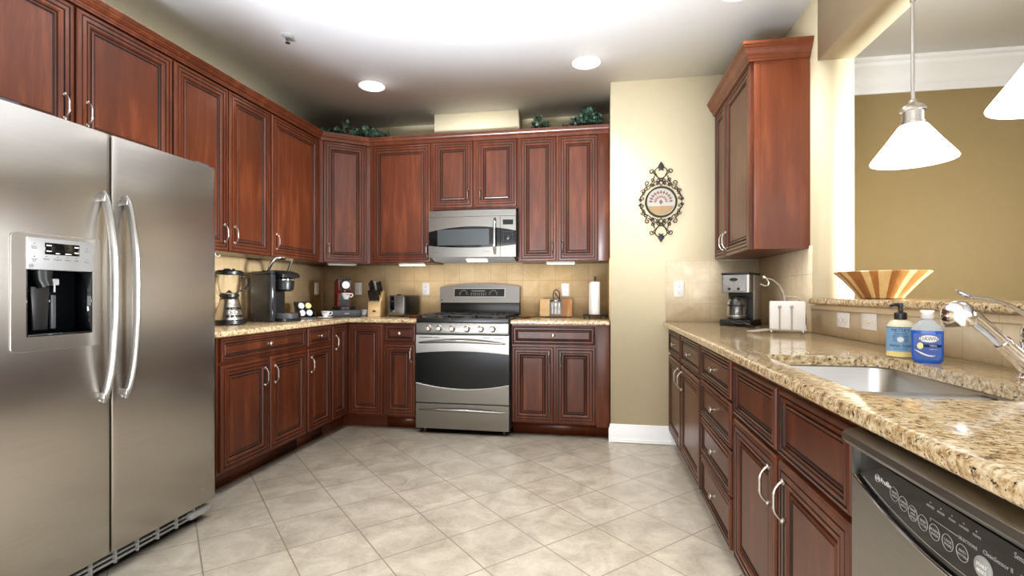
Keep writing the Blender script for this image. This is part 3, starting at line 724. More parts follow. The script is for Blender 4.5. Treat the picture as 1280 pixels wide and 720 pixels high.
for x in (0.05, RW - 0.05):
    for y in (0.08, 0.62):
        b = BM(); lathe(b, [(0.016, 0), (0.016, 0.012), (0.010, 0.031)], 12, (x, y, 0)); obj('foot', b, M_BLACK, rg)
b = BM(); box(b, 0, RW, 0.004, 0.600, 0.8885, 0.926, 0.006, 3); obj('cooktop', b, M_BLACKM, rg)
for k, (gx0, gx1) in enumerate(((0.025, 0.265), (0.272, 0.492), (0.499, 0.739))):
    b = BM(); z = 0.951; cx = (gx0 + gx1) / 2
    for p in ([(gx0, 0.04), (gx1, 0.04)], [(gx0, 0.58), (gx1, 0.58)], [(gx0, 0.04), (gx0, 0.58)], [(gx1, 0.04), (gx1, 0.58)], [(gx0, 0.31), (gx1, 0.31)]):
        (ax, ay), (bx, by) = p; box(b, min(ax, bx) - 0.006, max(ax, bx) + 0.006, min(ay, by) - 0.006, max(ay, by) + 0.006, z - 0.012, z, 0.002, 1)
    for cy in (0.175, 0.445):
        for a in range(8):
            t = a * pi / 4 + 0.2; r1 = 0.035; r2 = 0.11
            x2 = max(gx0, min(gx1, cx + r2 * cos(t))); y2 = cy + r2 * sin(t)
            tube(b, [(cx + r1 * cos(t), cy + r1 * sin(t), z + 0.003), ((cx + x2) / 2, (cy + y2) / 2, z + 0.001), (x2, y2, z - 0.006)], 0.0055, 6)
    for x in (gx0, gx1):
        for y in (0.05, 0.57): box(b, x - 0.007, x + 0.007, y - 0.007, y + 0.007, 0.926, z - 0.006)
    obj('grate', b, M_IRON, rg)
    for cy in (0.175, 0.445):
        b = BM(); lathe(b, [(0.046, 0.926), (0.044, 0.932), (0.030, 0.934), (0.030, 0.941), (0.022, 0.944), (0, 0.944)], 20, (cx, cy, 0)); obj('burner', b, M_STEELD, rg)
b = BM(); box(b, 0.012, RW - 0.012, 0.600, 0.685, 0.90, 1.045, 0.003); obj('backguard_base', b, M_BLACKM, rg)
b = BM(); strip(b, 0.010, RW - 0.010, 1.040, lambda x: 1.180 + 0.032 * q2(x), 0.684, 0.112, 40)
for v in b.verts:
    if v.co.y < 0.6: v.co.y += 0.030 * (v.co.z - 1.04) / 0.16
bg = obj('backguard', b, M_STEEL, rg)
tl = lambda z: 0.572 + 0.030 * (z - 1.04) / 0.16
b = BM(); prism(b, [(tl(1.092) - 0.0015, 1.092), (tl(1.092) + 0.004, 1.092), (tl(1.170) + 0.004, 1.170), (tl(1.170) - 0.0015, 1.170)], 0.146, 0.622, 'X'); obj('display_bezel', b, M_CHROME, bg)
b = BM(); prism(b, [(tl(1.096) - 0.003, 1.096), (tl(1.096) + 0.004, 1.096), (tl(1.166) + 0.004, 1.166), (tl(1.166) - 0.003, 1.166)], 0.150, 0.618, 'X'); obj('display', b, M_BLACKG, bg)
b = BM()
for cx in (0.235, 0.515):
    for a in range(7):
        t = a * pi / 6; x, z = cx + 0.034 * cos(t), 1.118 + 0.034 * sin(t); box(b, x - 0.006, x + 0.006, tl(z) - 0.0042, tl(z) - 0.002, z - 0.003, z + 0.003)
for r in range(2):
    for k in range(8): x, z = 0.31 + k * 0.019, 1.112 + r * 0.014; box(b, x - 0.005, x + 0.005, tl(z) - 0.0042, tl(z) - 0.002, z - 0.003, z + 0.003)
box(b, 0.31, 0.44, tl(1.147) - 0.0042, tl(1.147) - 0.002, 1.143, 1.150); obj('display_legend', b, M_GREYP, bg)
b = BM(); lathe(b, [(0.008, 0), (0.008, -0.002), (0, -0.002)], 14, (0.034, tl(1.062), 1.062), 'Y'); obj('emblem', b, M_DGREY, bg)

# ------------------------------------------------------------------ microwave
MW = 0.760
mw = thing('microwave', 'stainless over-the-range microwave with a curved dark window above the range', 'microwave', (-1.4415, 4.085, 0))
b = BM(); box(b, 0.002, MW - 0.002, 0.012, 0.425, 1.432, 1.828, 0.003); obj('body', b, M_DGREY, mw)
c2 = lambda x: 1 - ((x - MW / 2) / (MW / 2)) ** 2
ym = lambda x: 0.012 - 0.018 * c2(x)
b = BM(); strip(b, 0, MW, 1.775, 1.828, ym, 0.010, 30); obj('vent_grille', b, M_STEEL, mw)
md_ = obj('door', (lambda b: (strip(b, 0, 0.628, lambda x: 1.650 + 0.040 * c2(x), 1.772, ym, 0.012, 30), strip(b, 0, 0.628, 1.432, lambda x: 1.533 - 0.022 * c2(x), ym, 0.012, 30), b)[2])(BM()), M_STEEL, mw)
b = BM(); strip(b, 0, 0.628, lambda x: 1.5335 - 0.022 * c2(x), lambda x: 1.6495 + 0.040 * c2(x), ym, 0.009, 30); obj('door_glass', b, M_BLACKG, md_)
b = BM(); strip(b, 0.080, 0.535, 1.533, 1.668, lambda x: ym(x) - 0.009, 0.0008, 20); obj('window_screen', b, plain('window_mesh', (58, 62, 64), 0.25), md_)
b = BM(); hx = 0.585
tube(b, [(hx, ym(hx) - 0.010 - 0.036 * (1 - abs(2 * i / 24 - 1) ** 3), 1.455 + 0.300 * i / 24) for i in range(25)], [0.010] * 25, 12, flat=(1.1, 0.8)); obj('handle', b, M_CHROME, md_)
b = BM(); strip(b, 0.631, MW, lambda x: 1.650 + 0.040 * c2(x), 1.772, ym, 0.012, 12); cpn = obj('control_panel', b, M_STEEL, mw)
b = BM(); strip(b, 0.631, MW, 1.432, lambda x: 1.533 - 0.022 * c2(x), ym, 0.012, 12); obj('lower_panel', b, M_STEEL, cpn)
b = BM(); strip(b, 0.631, MW, lambda x: 1.5335 - 0.022 * c2(x), lambda x: 1.6495 + 0.040 * c2(x), ym, 0.009, 12); obj('keypad', b, M_BLACKG, cpn)
b = BM()
for r in range(5):
    for k in range(5):
        if 1 <= r <= 3 and 1 <= k <= 3: continue
        x, z = 0.655 + k * 0.0195, 1.545 + r * 0.024; box(b, x - 0.006, x + 0.006, ym(x) - 0.0102, ym(x) - 0.008, z - 0.004, z + 0.004)
obj('key', b, M_DGREY, cpn)
b = BM(); lathe(b, [(0.024, 0.002), (0.024, -0.008), (0.020, -0.011), (0, -0.011)], 20, (0.694, ym(0.694) - 0.009, 1.592), 'Y'); obj('dial', b, M_BLACK, cpn)
b = BM(); strip(b, 0.652, 0.738, 1.700, 1.742, lambda x: ym(x) - 0.012, 0.001, 8); obj('display', b, M_BLACKG, cpn)
b = BM(); add_text(b, 'GE', 0.012, at(0.045, ym(0.045) - 0.0122, 1.475) @ TXT); add_text(b, 'Profile', 0.012, at(0.075, ym(0.075) - 0.0122, 1.475) @ TXT); add_text(b, 'CONVECTION', 0.010, at(0.51, ym(0.51) - 0.0122, 1.475) @ TXT); obj('lettering', b, M_DGREY, md_)
b = BM(); prism(b, [(0.02, 1.4315), (0.42, 1.4315), (0.42, 1.405), (0.10, 1.400)], 0.02, MW - 0.02, 'X'); obj('underside', b, M_GREYP, mw)
b = BM(); prism(b, [(0.055, 1.4185), (0.098, 1.400), (0.100, 1.396), (0.050, 1.416)], 0.32, 0.50, 'X'); obj('hood_lamp', b, M_HOOD, mw)

# ------------------------------------------------------------------ dishwasher
dwz = thing('dishwasher', 'stainless dishwasher with a curved black control panel at the near end of the counter', 'dishwasher', (0.505, 1.112, 0), RIGHT)
DWW = 0.598
b = BM(); box(b, 0.002, DWW, 0.035, 0.60, 0.10, 0.868, 0.002); obj('body', b, M_DGREY, dwz)
b = BM(); box(b, 0.006, DWW - 0.004, 0.08, 0.58, 0.0, 0.0995); obj('toe_kick', b, M_BLACK, dwz)
d2 = lambda x: max(0.0, 1 - ((x - 0.30) / 0.288) ** 2)
dlo = lambda x: 0.766 - 0.050 * d2(x)
dd = obj('door', (lambda b: (strip(b, 0.003, DWW, 0.11, 0.71, 0.034, 0.034, 2), strip(b, 0.003, 0.0125, 0.711, 0.835, 0.034, 0.034, 1), strip(b, 0.5885, DWW, 0.711, 0.835, 0.034, 0.034, 1),
    strip(b, 0.0125, 0.5885, 0.7095, lambda x: dlo(x) - 0.004, 0.034, 0.034, 40), b)[4])(BM()), M_STEEL, dwz)
b = BM()
prism(b, [(0.034, 0.819), (0.006, 0.819), (-0.012, 0.824), (-0.020, 0.834), (-0.019, 0.846), (-0.010, 0.853), (0.008, 0.857), (0.034, 0.857)], 0.003, DWW, 'X', 0.003); obj('handle_lip', b, M_STEEL, dd)
b = BM(); strip(b, 0.0125, 0.5885, lambda x: dlo(x) - 0.002, 0.819, 0.034, 0.022, 40); obj('handle_recess', b, M_BLACK, dd)
dup = lambda x: dlo(x) + (0.0915 if False else max(0.002, min(0.045 + 0.05 * d2(x), 0.052 * min(1.0, (x - 0.016) / 0.10 if x < 0.3 else (0.585 - x) / 0.10) + 0.043 * d2(x))))
b = BM(); strip(b, 0.020, 0.581, lambda x: dlo(x) + 0.001, dup, 0.012, 0.008, 48); pnl = obj('control_panel', b, M_BLACKG, dd)
b = BM(); tube(b, [(0.0125 + 0.576 * i / 48, 0.000, dlo(0.0125 + 0.576 * i / 48) - 0.003) for i in range(49)], 0.003, 8); obj('panel_trim', b, M_CHROME, dd)
b = BM(); tube(b, [(0.040 + 0.52 * i / 40, 0.0038, dlo(0.040 + 0.52 * i / 40) + 0.012) for i in range(41)], 0.0006, 4); obj('accent_line', b, M_GREYP, pnl)
LEG = [('RINSE\nONLY', 0.142, 0.775), ('CHINA\nAUTO', 0.168, 0.769), ('RINSE\nAND\nHOLD', 0.194, 0.764), ('SPEED\nCYCLE', 0.220, 0.7605), ('NORMAL\nWASH', 0.248, 0.7585), ('COOK\nWARE', 0.277, 0.757), ('ANTI-\nBACTERIA', 0.307, 0.757)]
for s_, x, z in LEG:
    b = BM(); tube(b, [(x + 0.0118 * cos(2 * pi * k / 28), 0.0036, z + 0.0118 * sin(2 * pi * k / 28)) for k in range(28)], 0.0005, 5, closed=True)
    rows = s_.split('\n')
    for i, w in enumerate(rows): add_text(b, w, 0.0058 if len(w) < 7 else 0.0050, at(x, 0.0040, z - 0.001 + (len(rows) - 1) * 0.0030 - i * 0.0060) @ TXT, 0.0003)
    obj('button', b, M_GREYP, pnl)
b = BM(); lathe(b, [(0.0155, 0.005), (0.0155, 0.002), (0.014, 0.001), (0, 0.001)], 28, (0.347, 0, 0.757), 'Y'); sb = obj('start_button', b, M_GREYP, pnl)
b = BM(); add_text(b, 'START', 0.0065, at(0.347, 0.0009, 0.760) @ TXT, 0.0003); add_text(b, 'RESET', 0.0065, at(0.347, 0.0009, 0.752) @ TXT, 0.0003); obj('legend', b, M_WHITE, sb)
b = BM()
lathe(b, [(0.0072, 0.0034), (0.0072, 0.0042), (0.0062, 0.0042), (0.0062, 0.0034)], 20, (0.089, 0, 0.7835), 'Y', close=False)
add_text(b, 'GE', 0.0075, at(0.089, 0.0040, 0.7835) @ TXT, 0.0003); add_text(b, 'Profile', 0.0125, at(0.099, 0.0040, 0.7835) @ TXT, 0.0003, 'LEFT')
obj('emblem', b, M_WHITE, pnl)
b = BM(); add_text(b, 'SELECTIONS', 0.0065, at(0.317, 0.0040, 0.7765) @ TXT, 0.0003)
box(b, 0.238, 0.298, 0.0035, 0.0042, 0.7762, 0.7770); box(b, 0.238, 0.2386, 0.0035, 0.0042, 0.7715, 0.777)
for s_, x in (('HEATED', 0.238), ('ADDED', 0.262), ('STEAM', 0.286), ('LOCKED', 0.310), ('CLEAN', 0.334)):
    add_text(b, s_, 0.0048, at(x, 0.0040, 0.794) @ TXT, 0.0003); box(b, x - 0.001, x + 0.001, 0.0035, 0.0042, 0.7995, 0.8012)
add_text(b, 'CleanSensor II', 0.0085, at(0.370, 0.0040, 0.779) @ TXT, 0.0003); add_text(b, 'SmartDispense', 0.0105, at(0.428, 0.0040, 0.801) @ TXT, 0.0003); add_text(b, 'ENERGY SAVER', 0.0065, at(0.428, 0.0040, 0.779) @ TXT, 0.0003)
obj('legend', b, M_GREYP, pnl)

# ------------------------------------------------------------------ ceiling fittings
def can(x, y, label):
    t = thing('recessed_light', label, 'ceiling light', (x, y, ZC - 0.007), 0, 'recessed ceiling lights')
    b = BM(); lathe(b, [(0.074, 0.007), (0.078, 0.001), (0.094, 0.001), (0.099, 0.004), (0.099, 0.007)], 36, close=False); obj('trim_ring', b, M_TRIM, t)
    b = BM(); lathe(b, [(0, -0.010), (0.030, -0.0085), (0.060, -0.004), (0.0775, 0.003)], 36, close=False); obj('lens', b, M_CAN, t)
    l = bpy.data.lights.new('downlight', 'SPOT'); l.energy = CAN_SPOT; l.spot_size = radians(112); l.spot_blend = 0.9; l.shadow_soft_size = 0.06; l.color = (1.0, 0.97, 0.92)
    lo = bpy.data.objects.new('downlight', l); COL.objects.link(lo); lo.parent = t; lo.location = (0, 0, -0.025)
can(-0.925, 2.97, 'glowing recessed ceiling light nearest the middle of the kitchen ceiling')
can(-1.73, 3.60, 'glowing recessed ceiling light nearest the back left corner cabinet')
can(-0.085, 3.49, 'glowing recessed ceiling light closest to the short cream wall')
can(-1.755, 2.385, 'glowing recessed ceiling light cut by the top edge, near the ceiling sprinkler')
can(0.735, 2.80, 'glowing recessed ceiling light cut by the top edge, near the right wall')
t = thing('fire_sprinkler', 'small chrome fire sprinkler head on the ceiling', 'sprinkler', (-1.904, 2.80, ZC))
b = BM(); lathe(b, [(0.036, 0), (0.036, -0.004), (0.026, -0.010), (0.018, -0.011)], 24); obj('escutcheon', b, M_PANEL, t)
b = BM(); lathe(b, [(0.010, -0.006), (0.009, -0.026), (0.004, -0.030), (0.004, -0.040)], 12)
for s in (-1, 1): tube(b, [(s * 0.010, 0, -0.016), (s * 0.013, 0, -0.030), (s * 0.004, 0, -0.044)], 0.0022, 6)
lathe(b, [(0.015, -0.044), (0.015, -0.046), (0, -0.046)], 14); obj('nozzle', b, M_STEELD, t)

def pendant(x, y, label):
    t = thing('pendant_lamp', label, 'pendant lamp', (x, y, 1.652), 0, 'pendant lamps over the bar ledge')
    b = BM(); P = [(0.036, 0.148), (0.048, 0.142), (0.090, 0.080), (0.136, 0.016), (0.1425, 0.005), (0.141, 0.000), (0.135, 0.001), (0.128, 0.010), (0.084, 0.074), (0.042, 0.134), (0.0, 0.138)]
    lathe(b, P, 40, close=False); obj('lamp_shade', b, M_PEND, t)
    b = BM(); lathe(b, [(0.040, 0.142), (0.040, 0.158), (0.036, 0.160), (0.036, 0.196), (0.043, 0.200), (0.043, 0.210), (0.034, 0.222), (0.014, 0.234), (0.013, 0.244), (0.008, 0.248)], 28); obj('socket_cap', b, M_NICKEL, t)
    b = BM(); lathe(b, [(0.0065, 0.246), (0.0065, 0.636), (0.010, 0.638), (0.010, 0.648), (0.0065, 0.650), (0.0065, ZSOF - 1.652 - 0.018)], 12); obj('rod', b, M_NICKEL, t)
    b = BM(); lathe(b, [(0.010, ZSOF - 1.652 - 0.024), (0.055, ZSOF - 1.652 - 0.016), (0.060, ZSOF - 1.652)], 28); obj('canopy', b, M_NICKEL, t)
pendant(1.235, 2.228, 'white cone pendant lamp on a nickel rod hanging above the wooden bowl')
pendant(1.235, 1.600, 'white cone pendant lamp hanging over the faucet, cut by the right edge')

def under(x, y, z, rz, label, mat):
    t = thing('under_cabinet_light', label, 'cabinet light', (x, y, z), rz, 'under-cabinet strip lights')
    b = BM(); box(b, -0.125, 0.125, -0.03, 0.03, -0.010, 0, 0.002); obj('housing', b, M_WHITE, t)
    b = BM(); box(b, -0.115, 0.115, -0.024, 0.024, -0.0155, -0.0102, 0.002); obj('diffuser', b, mat, t)
under(-1.685, 4.34, ZU0 - 0.0005, 0, 'lit strip light under the wall cabinet left of the microwave', M_UNDER)
under(-0.325, 4.34, ZU0 - 0.0005, 0, 'lit strip light under the wall cabinet right of the microwave', M_UNDER)
under(-2.32, 4.22, ZU0 - 0.0005, ang, 'unlit strip light under the angled corner cabinet', M_WHITE)

# ------------------------------------------------------------------ outlets
def plate(x, y, z, rz, label, mat, kind='duplex', turn=False):
    t = thing('wall_outlet' if kind != 'switch' else 'wall_switch', label, 'outlet' if kind != 'switch' else 'switch', (x, y, z), rz)
    R = Matrix.Rotation(pi / 2, 4, 'Y') if turn else Matrix()
    b = BM(); box(b, -0.035, 0.035, -0.006, 0, -0.058, 0.058, 0.004, 2); obj('cover_plate', b, mat, t, M=R)
    if kind == 'duplex':
        for s in (-1, 1):
            b = BM(); lathe(b, [(0.0165, -0.0055), (0.0165, -0.0085), (0.015, -0.009), (0, -0.009)], 20, (0, 0, s * 0.020), 'Y', sy=1.0); rc = obj('receptacle', b, mat, t, M=R)
            b = BM(); box(b, -0.0075, -0.0055, -0.0096, -0.008, s * 0.020, s * 0.020 + 0.009); box(b, 0.0055, 0.0075, -0.0096, -0.008, s * 0.020, s * 0.020 + 0.008); lathe(b, [(0.0028, -0.008), (0.0028, -0.0096), (0, -0.0096)], 8, (0, 0, s * 0.020 - 0.007), 'Y'); obj('slots', b, M_DGREY, rc)
    elif kind == 'rocker':
        b = BM(); box(b, -0.017, 0.017, -0.0095, -0.005, -0.033, 0.033, 0.002); obj('rocker', b, mat, t, M=R)
        b = BM(); tube(b, [(-0.0175, -0.0062, -0.0335), (0.0175, -0.0062, -0.0335), (0.0175, -0.0062, 0.0335), (-0.0175, -0.0062, 0.0335)], 0.0008, 4, closed=True); obj('seam', b, M_GREYP, t, M=R)
    else:
        b = BM(); box(b, -0.005, 0.005, -0.0075, -0.005, -0.012, 0.012); box(b, -0.0035, 0.0035, -0.017, -0.006, -0.003, 0.008, 0.002); obj('toggle', b, M_IVORY, t, M=R)
plate(XLW + 0.008, 4.36, 1.170, LEFT, 'ivory outlet on the left wall tiles behind the pod rack', M_IVORY)
plate(-2.307, YB - 0.008, 1.169, 0, 'white rocker switch plate on the back tiles beside the red espresso machine', M_WHITE, 'rocker')
plate(-1.618, YB - 0.008, 1.168, 0, 'white outlet on the back tiles between toaster and range', M_WHITE)
plate(-0.298, YB - 0.008, 1.157, 0, 'white outlet on the back tiles above the wooden utensil board', M_WHITE)
plate(0.584, YW - 0.008, 1.157, 0, 'white outlet on the tiles left of the steel coffee maker', M_WHITE)
plate(XW - 0.008, 2.572, 1.000, RIGHT, 'white outlet mounted sideways under the bar ledge', M_WHITE, turn=True)
plate(XW - 0.008, 2.344, 1.005, RIGHT, 'white toggle switch plate under the bar ledge behind the soap', M_WHITE, 'switch', turn=True)
b = BM(); tube(b, [(-2.50, 2.90, ZU0), (-2.50, 2.90, ZU0 - 0.016), (-2.495, 2.905, ZU0 - 0.024), (-2.485, 2.915, ZU0 - 0.024), (-2.480, 2.92, ZU0 - 0.012)], 0.003, 8)
tag(obj('cup_hook', b, M_WHITE), 'tiny white cup hook screwed under the cabinet beside the refrigerator', 'hook')
# ------------------------------------------------------------------ iron wall medallion
ax, az = 0.456, 1.805
t = thing('wall_medallion', 'scrolled dark iron wall medallion with a round patterned center on the short cream wall', 'wall decor', (ax, YW, az))
b = BM(); yy = -0.012
def spiral(cx, cz, r, a0, turns, s):
    P = []
    for i in range(22):
        k = i / 21; a = a0 + s * turns * 2 * pi * k; rr = r * (1 - 0.78 * k); P.append((cx + rr * cos(a), yy, cz + rr * sin(a)))
    return P
def scroll(pts, r=0.0036): tube(b, pts, r, 6)
def arc(p0, p1, p2, n=12): return [tuple((1 - k) ** 2 * p0[j] + 2 * k * (1 - k) * p1[j] + k * k * p2[j] for j in range(3)) for k in [i / n for i in range(n + 1)]]
for sx in (-1, 1):
    for sz in (-1, 1):
        V = lambda x, z: (sx * x, yy, sz * z)
        S = lambda cx, cz, r, a, tn, d: [(sx * px, y, sz * pz) for px, y, pz in spiral(cx, cz, r, a, tn, d)]
        scroll(arc(V(0.0, 0.268), V(0.062, 0.245), V(0.035, 0.205)) + arc(V(0.034, 0.203), V(0.02, 0.17), V(-0.012, 0.150))[1:])
        scroll(arc(V(0.0, 0.170), V(0.050, 0.20), V(0.060, 0.232))[::1]); scroll(S(0.068, 0.226, 0.020, pi, 1.15, -1))
        scroll(arc(V(0.012, 0.150), V(0.060, 0.165), V(0.055, 0.118))); scroll(S(0.016, 0.160, 0.017, -pi / 2, 1.1, 1))
        scroll(arc(V(0.048, 0.195), V(0.052, 0.150), V(0.092, 0.118))); scroll(S(0.098, 0.142, 0.020, -pi / 2, 1.15, 1))
        scroll(arc(V(0.088, 0.098), V(0.128, 0.090), V(0.138, 0.050))); scroll(S(0.128, 0.078, 0.019, 0, 1.2, 1))
        scroll(arc(V(0.118, 0.060), V(0.165, 0.050), V(0.146, 0.004))); scroll(S(0.135, 0.030, 0.017, pi / 2, 1.2, -1))
        scroll(arc(V(0.040, 0.125), V(0.070, 0.135), V(0.085, 0.100))); scroll(S(0.062, 0.124, 0.013, 0, 1.2, 1))
        scroll(S(0.025, 0.135, 0.012, pi, 1.2, -1))
        scroll(S(0.060, 0.168, 0.014, pi, 1.2, 1)); scroll(S(0.112, 0.102, 0.015, pi / 2, 1.2, 1)); scroll(S(0.150, 0.016, 0.013, 0, 1.1, 1)); scroll(arc(V(0.0, 0.122), V(0.03, 0.15), V(0.0, 0.18)))
obj('scrollwork', b, plain('bronzed_iron', (58, 48, 38), 0.5, 0.5), t)
for sz in (-1, 1):
    b = BM(); prism(b, [(0, sz * 0.302), (0.020, sz * 0.270), (0.024, sz * 0.255), (0.012, sz * 0.246), (0.020, sz * 0.232), (0.0, sz * 0.240), (-0.020, sz * 0.232), (-0.012, sz * 0.246), (-0.024, sz * 0.255), (-0.020, sz * 0.270)], -0.018, -0.006, 'Y', 0.003); obj('leaf_finial', b, M_IRON, t)
b = BM(); lathe(b, [(0.103, -0.001), (0.103, -0.020), (0.109, -0.024), (0.115, -0.020), (0.116, -0.001)], 48, axis='Y', close=False); obj('rim', b, plain('aged_iron', (62, 58, 44), 0.45, 0.6), t)
b = BM(); lathe(b, [(0.104, -0.002), (0.104, -0.010), (0, -0.010)], 48, axis='Y'); dc = obj('center_disc', b, plain('mosaic_ivory', (168, 163, 153), 0.35), t)
b = BM(); prism(b, [(0.0975 * cos(a), 0.0975 * sin(a)) for a in [radians(-162 + 144 * i / 24) for i in range(25)]], -0.0118, -0.009, 'Y'); obj('sand_segment', b, plain('mosaic_sand', (150, 122, 82), 0.4, var=0.12), dc)
b = BM()
for k in range(11):
    a = radians(4 + 172 * k / 10) if True else 0
    for r0, r1, w in ((0.028, 0.054, 0.0046), (0.056, 0.090, 0.0066)):
        with xf(b, Matrix.Rotation(-a, 4, 'Y')): prism(b, [(r0, 0), ((r0 + r1) / 2, w), (r1, 0), ((r0 + r1) / 2, -w)], -0.0125, -0.0098, 'Y')
    if k < 10:
        a2 = a + radians(8.6)
        with xf(b, Matrix.Rotation(-a2, 4, 'Y')): prism(b, [(0.066, 0), (0.074, 0.0028), (0.080, 0), (0.074, -0.0028)], -0.0125, -0.0098, 'Y')
prism(b, [(0, 0.020), (0.014, 0), (0, -0.020), (-0.014, 0)], -0.0122, -0.0098, 'Y'); obj('petal_pattern', b, plain('mosaic_rust', (112, 62, 48), 0.4), dc)
b = BM(); prism(b, [(0, 0.010), (0.006, 0), (0, -0.010), (-0.006, 0)], -0.0132, -0.010, 'Y'); obj('center_stone', b, plain('mosaic_blue', (96, 104, 116), 0.3), dc)

# ------------------------------------------------------------------ artificial ivy on top of the cabinets
M_LEAF = plain('ivy_leaf', (34, 54, 36), 0.5, var=0.35); M_LEAF2 = plain('ivy_leaf_blue', (48, 72, 58), 0.45, var=0.35)
M_LEAFL = plain('light_leaf', (98, 122, 62), 0.5, var=0.3); M_STEM = plain('stem', (62, 48, 30), 0.7)
LEAFP = [(0, 0), (0.30, -0.10), (0.52, 0.22), (0.34, 0.36), (0.42, 0.66), (0.18, 0.62), (0, 1.0), (-0.18, 0.62), (-0.42, 0.66), (-0.34, 0.36), (-0.52, 0.22), (-0.30, -0.10)]
def leaf(b, p, s, rng, mi, droop=None):
    M = Matrix.Translation(p) @ Matrix.Rotation(rng.uniform(0, 2 * pi), 4, 'Z') @ Matrix.Rotation(rng.uniform(0.1, 1.5), 4, 'X') @ Matrix.Scale(s, 4)
    mid = b.verts.new(M @ Vector((0, 0.35, 0.10)))
    vs = [b.verts.new(M @ Vector((x, y, -0.25 * abs(x)))) for x, y in LEAFP]
    for i in range(len(vs)):
        f = b.faces.new([mid, vs[i], vs[(i + 1) % len(vs)]]); f.material_index = mi
def ivy(label, base, lumps, seed, mats, size=0.035):
    """lumps: (x, y, height, spread, leaves) around base"""
    rng = random.Random(seed)
    t = thing('ivy_garland', label, 'plant', base)
    b = BM(); st = BM()
    for x, y, hh, sp, n in lumps:
        for k in range(n):
            u = rng.random(); z = 0.012 + hh * u
            w = sp * (1 - 0.55 * u)
            p = Vector((x + rng.uniform(-w, w), y + rng.uniform(-0.05, 0.05), z))
            leaf(b, p, size * rng.uniform(0.7, 1.25), rng, 0 if rng.random() < 0.7 else 1)
        for k in range(5):
            dx, dy = rng.uniform(-sp, sp) * 0.6, rng.uniform(-0.03, 0.03)
            tube(st, [(x, y, 0.004), (x + dx * 0.4, y + dy, hh * 0.5), (x + dx, y + dy, hh * 0.95)], 0.0022, 5)
    xs = [l[0] for l in lumps]
    if len(lumps) > 1: tube(st, [(l[0], l[1], 0.005) for l in lumps], 0.003, 5)
    obj('stem', st, M_STEM, t); f = obj('foliage', b, mats, t, ang=10); return t
zt = 2.5065
ivy('dark ivy garland lying on the angled corner cabinet top', (-2.30, 4.09, zt), [(-0.06, -0.06, 0.05, 0.06, 26), (0.03, -0.02, 0.06, 0.07, 30), (0.09, 0.0, 0.13, 0.04, 26), (0.18, 0.05, 0.07, 0.06, 34), (0.26, 0.07, 0.10, 0.07, 50), (0.35, 0.09, 0.05, 0.06, 30), (0.44, 0.10, 0.025, 0.04, 10)], 3, [M_LEAF, M_LEAF2])
ivy('dark green ivy sprig standing on the back cabinets just right of the boxed chase', (-0.49, 4.27, zt - 0.044), [(-0.13, 0, 0.05, 0.05, 18), (-0.03, 0, 0.18, 0.06, 80), (0.04, 0, 0.11, 0.06, 70), (0.11, 0, 0.06, 0.035, 18)], 5, [M_LEAF, M_LEAF])
ivy('bushy blue-green ivy on the back cabinets against the short cream wall', (-0.12, 4.28, zt - 0.044), [(-0.15, 0, 0.07, 0.06, 44), (-0.05, 0, 0.14, 0.08, 110), (0.03, 0, 0.21, 0.085, 190), (0.10, 0, 0.17, 0.06, 120)], 8, [M_LEAF, M_LEAF2])
ivy('light green leafy sprig peeking over the top of the right wall cabinet', (0.93, 3.66, 2.470), [(0.0, 0.0, 0.10, 0.05, 18), (-0.02, 0.08, 0.16, 0.05, 22)], 11, [M_LEAFL, M_LEAF], 0.05)

# ------------------------------------------------------------------ things on the left counter
Z = Z_CT + 0.0005
t = thing('blender', 'countertop blender with a glass jar, black lid and chrome base beside the refrigerator', 'blender', (-2.47, 2.99, Z), LEFT - 0.5)
b = BM(); lathe(b, [(0.098, 0), (0.102, 0.006), (0.100, 0.028), (0.090, 0.034)], 28); obj('foot_skirt', b, M_BLACK, t)
b = BM(); lathe(b, [(0.090, 0.034), (0.088, 0.060), (0.066, 0.135), (0.058, 0.165), (0.060, 0.172), (0.050, 0.180)], 28); bs = obj('motor_base', b, M_NICKEL, t)
for k, z in enumerate((0.058, 0.084, 0.110)):
    b = BM(); r = 0.090 - (z - 0.05) * 0.30
    for i in range(4):
        a = -pi / 2 + (i - 1.5) * 0.32
        with xf(b, Matrix.Rotation(a + pi / 2, 4, 'Z') @ at(0, -r, z)): box(b, -0.011, 0.011, -0.010, 0.014, -0.008, 0.008, 0.003)
    obj('button_row', b, M_BLACK if k != 1 else M_NICKEL, bs)
b = BM(); lathe(b, [(0.050, 0.181), (0.060, 0.186), (0.060, 0.204), (0.056, 0.208)], 28); obj('collar', b, M_BLACK, t)
b = BM(); lathe(b, [(0.052, 0.209), (0.060, 0.225), (0.078, 0.335), (0.075, 0.335), (0.057, 0.226), (0.049, 0.213), (0, 0.213)], 32); obj('jar', b, M_GLASS, t)
b = BM(); tube(b, [(0.070, 0, 0.322), (0.105, 0, 0.330), (0.128, 0, 0.312), (0.124, 0, 0.270), (0.098, 0, 0.232), (0.064, 0, 0.226)], [0.007, 0.008, 0.008, 0.008, 0.008, 0.007], 10, flat=(1.4, 0.8)); obj('jar_handle', b, M_BLACK, t)
b = BM(); lathe(b, [(0.078, 0.336), (0.084, 0.340), (0.084, 0.356), (0.074, 0.366), (0.034, 0.370), (0.034, 0.378), (0, 0.379)], 32); obj('lid', b, M_BLACK, t)
b = BM(); lathe(b, [(0.020, 0.214), (0.006, 0.230), (0, 0.231)], 12); obj('blade', b, M_STEELD, t)
b = BM(); tube(b, [(-2.56, 3.055, Z + 0.05), (-2.585, 3.12, Z + 0.075), (-2.60, 3.20, Z + 0.072), (-2.61, 3.28, Z + 0.04), (-2.615, 3.31, Z + 0.006)], 0.0035, 8); tag(obj('power_cord', b, M_BLACK), 'thin black power cord looping on the tiles behind the blender', 'cord')

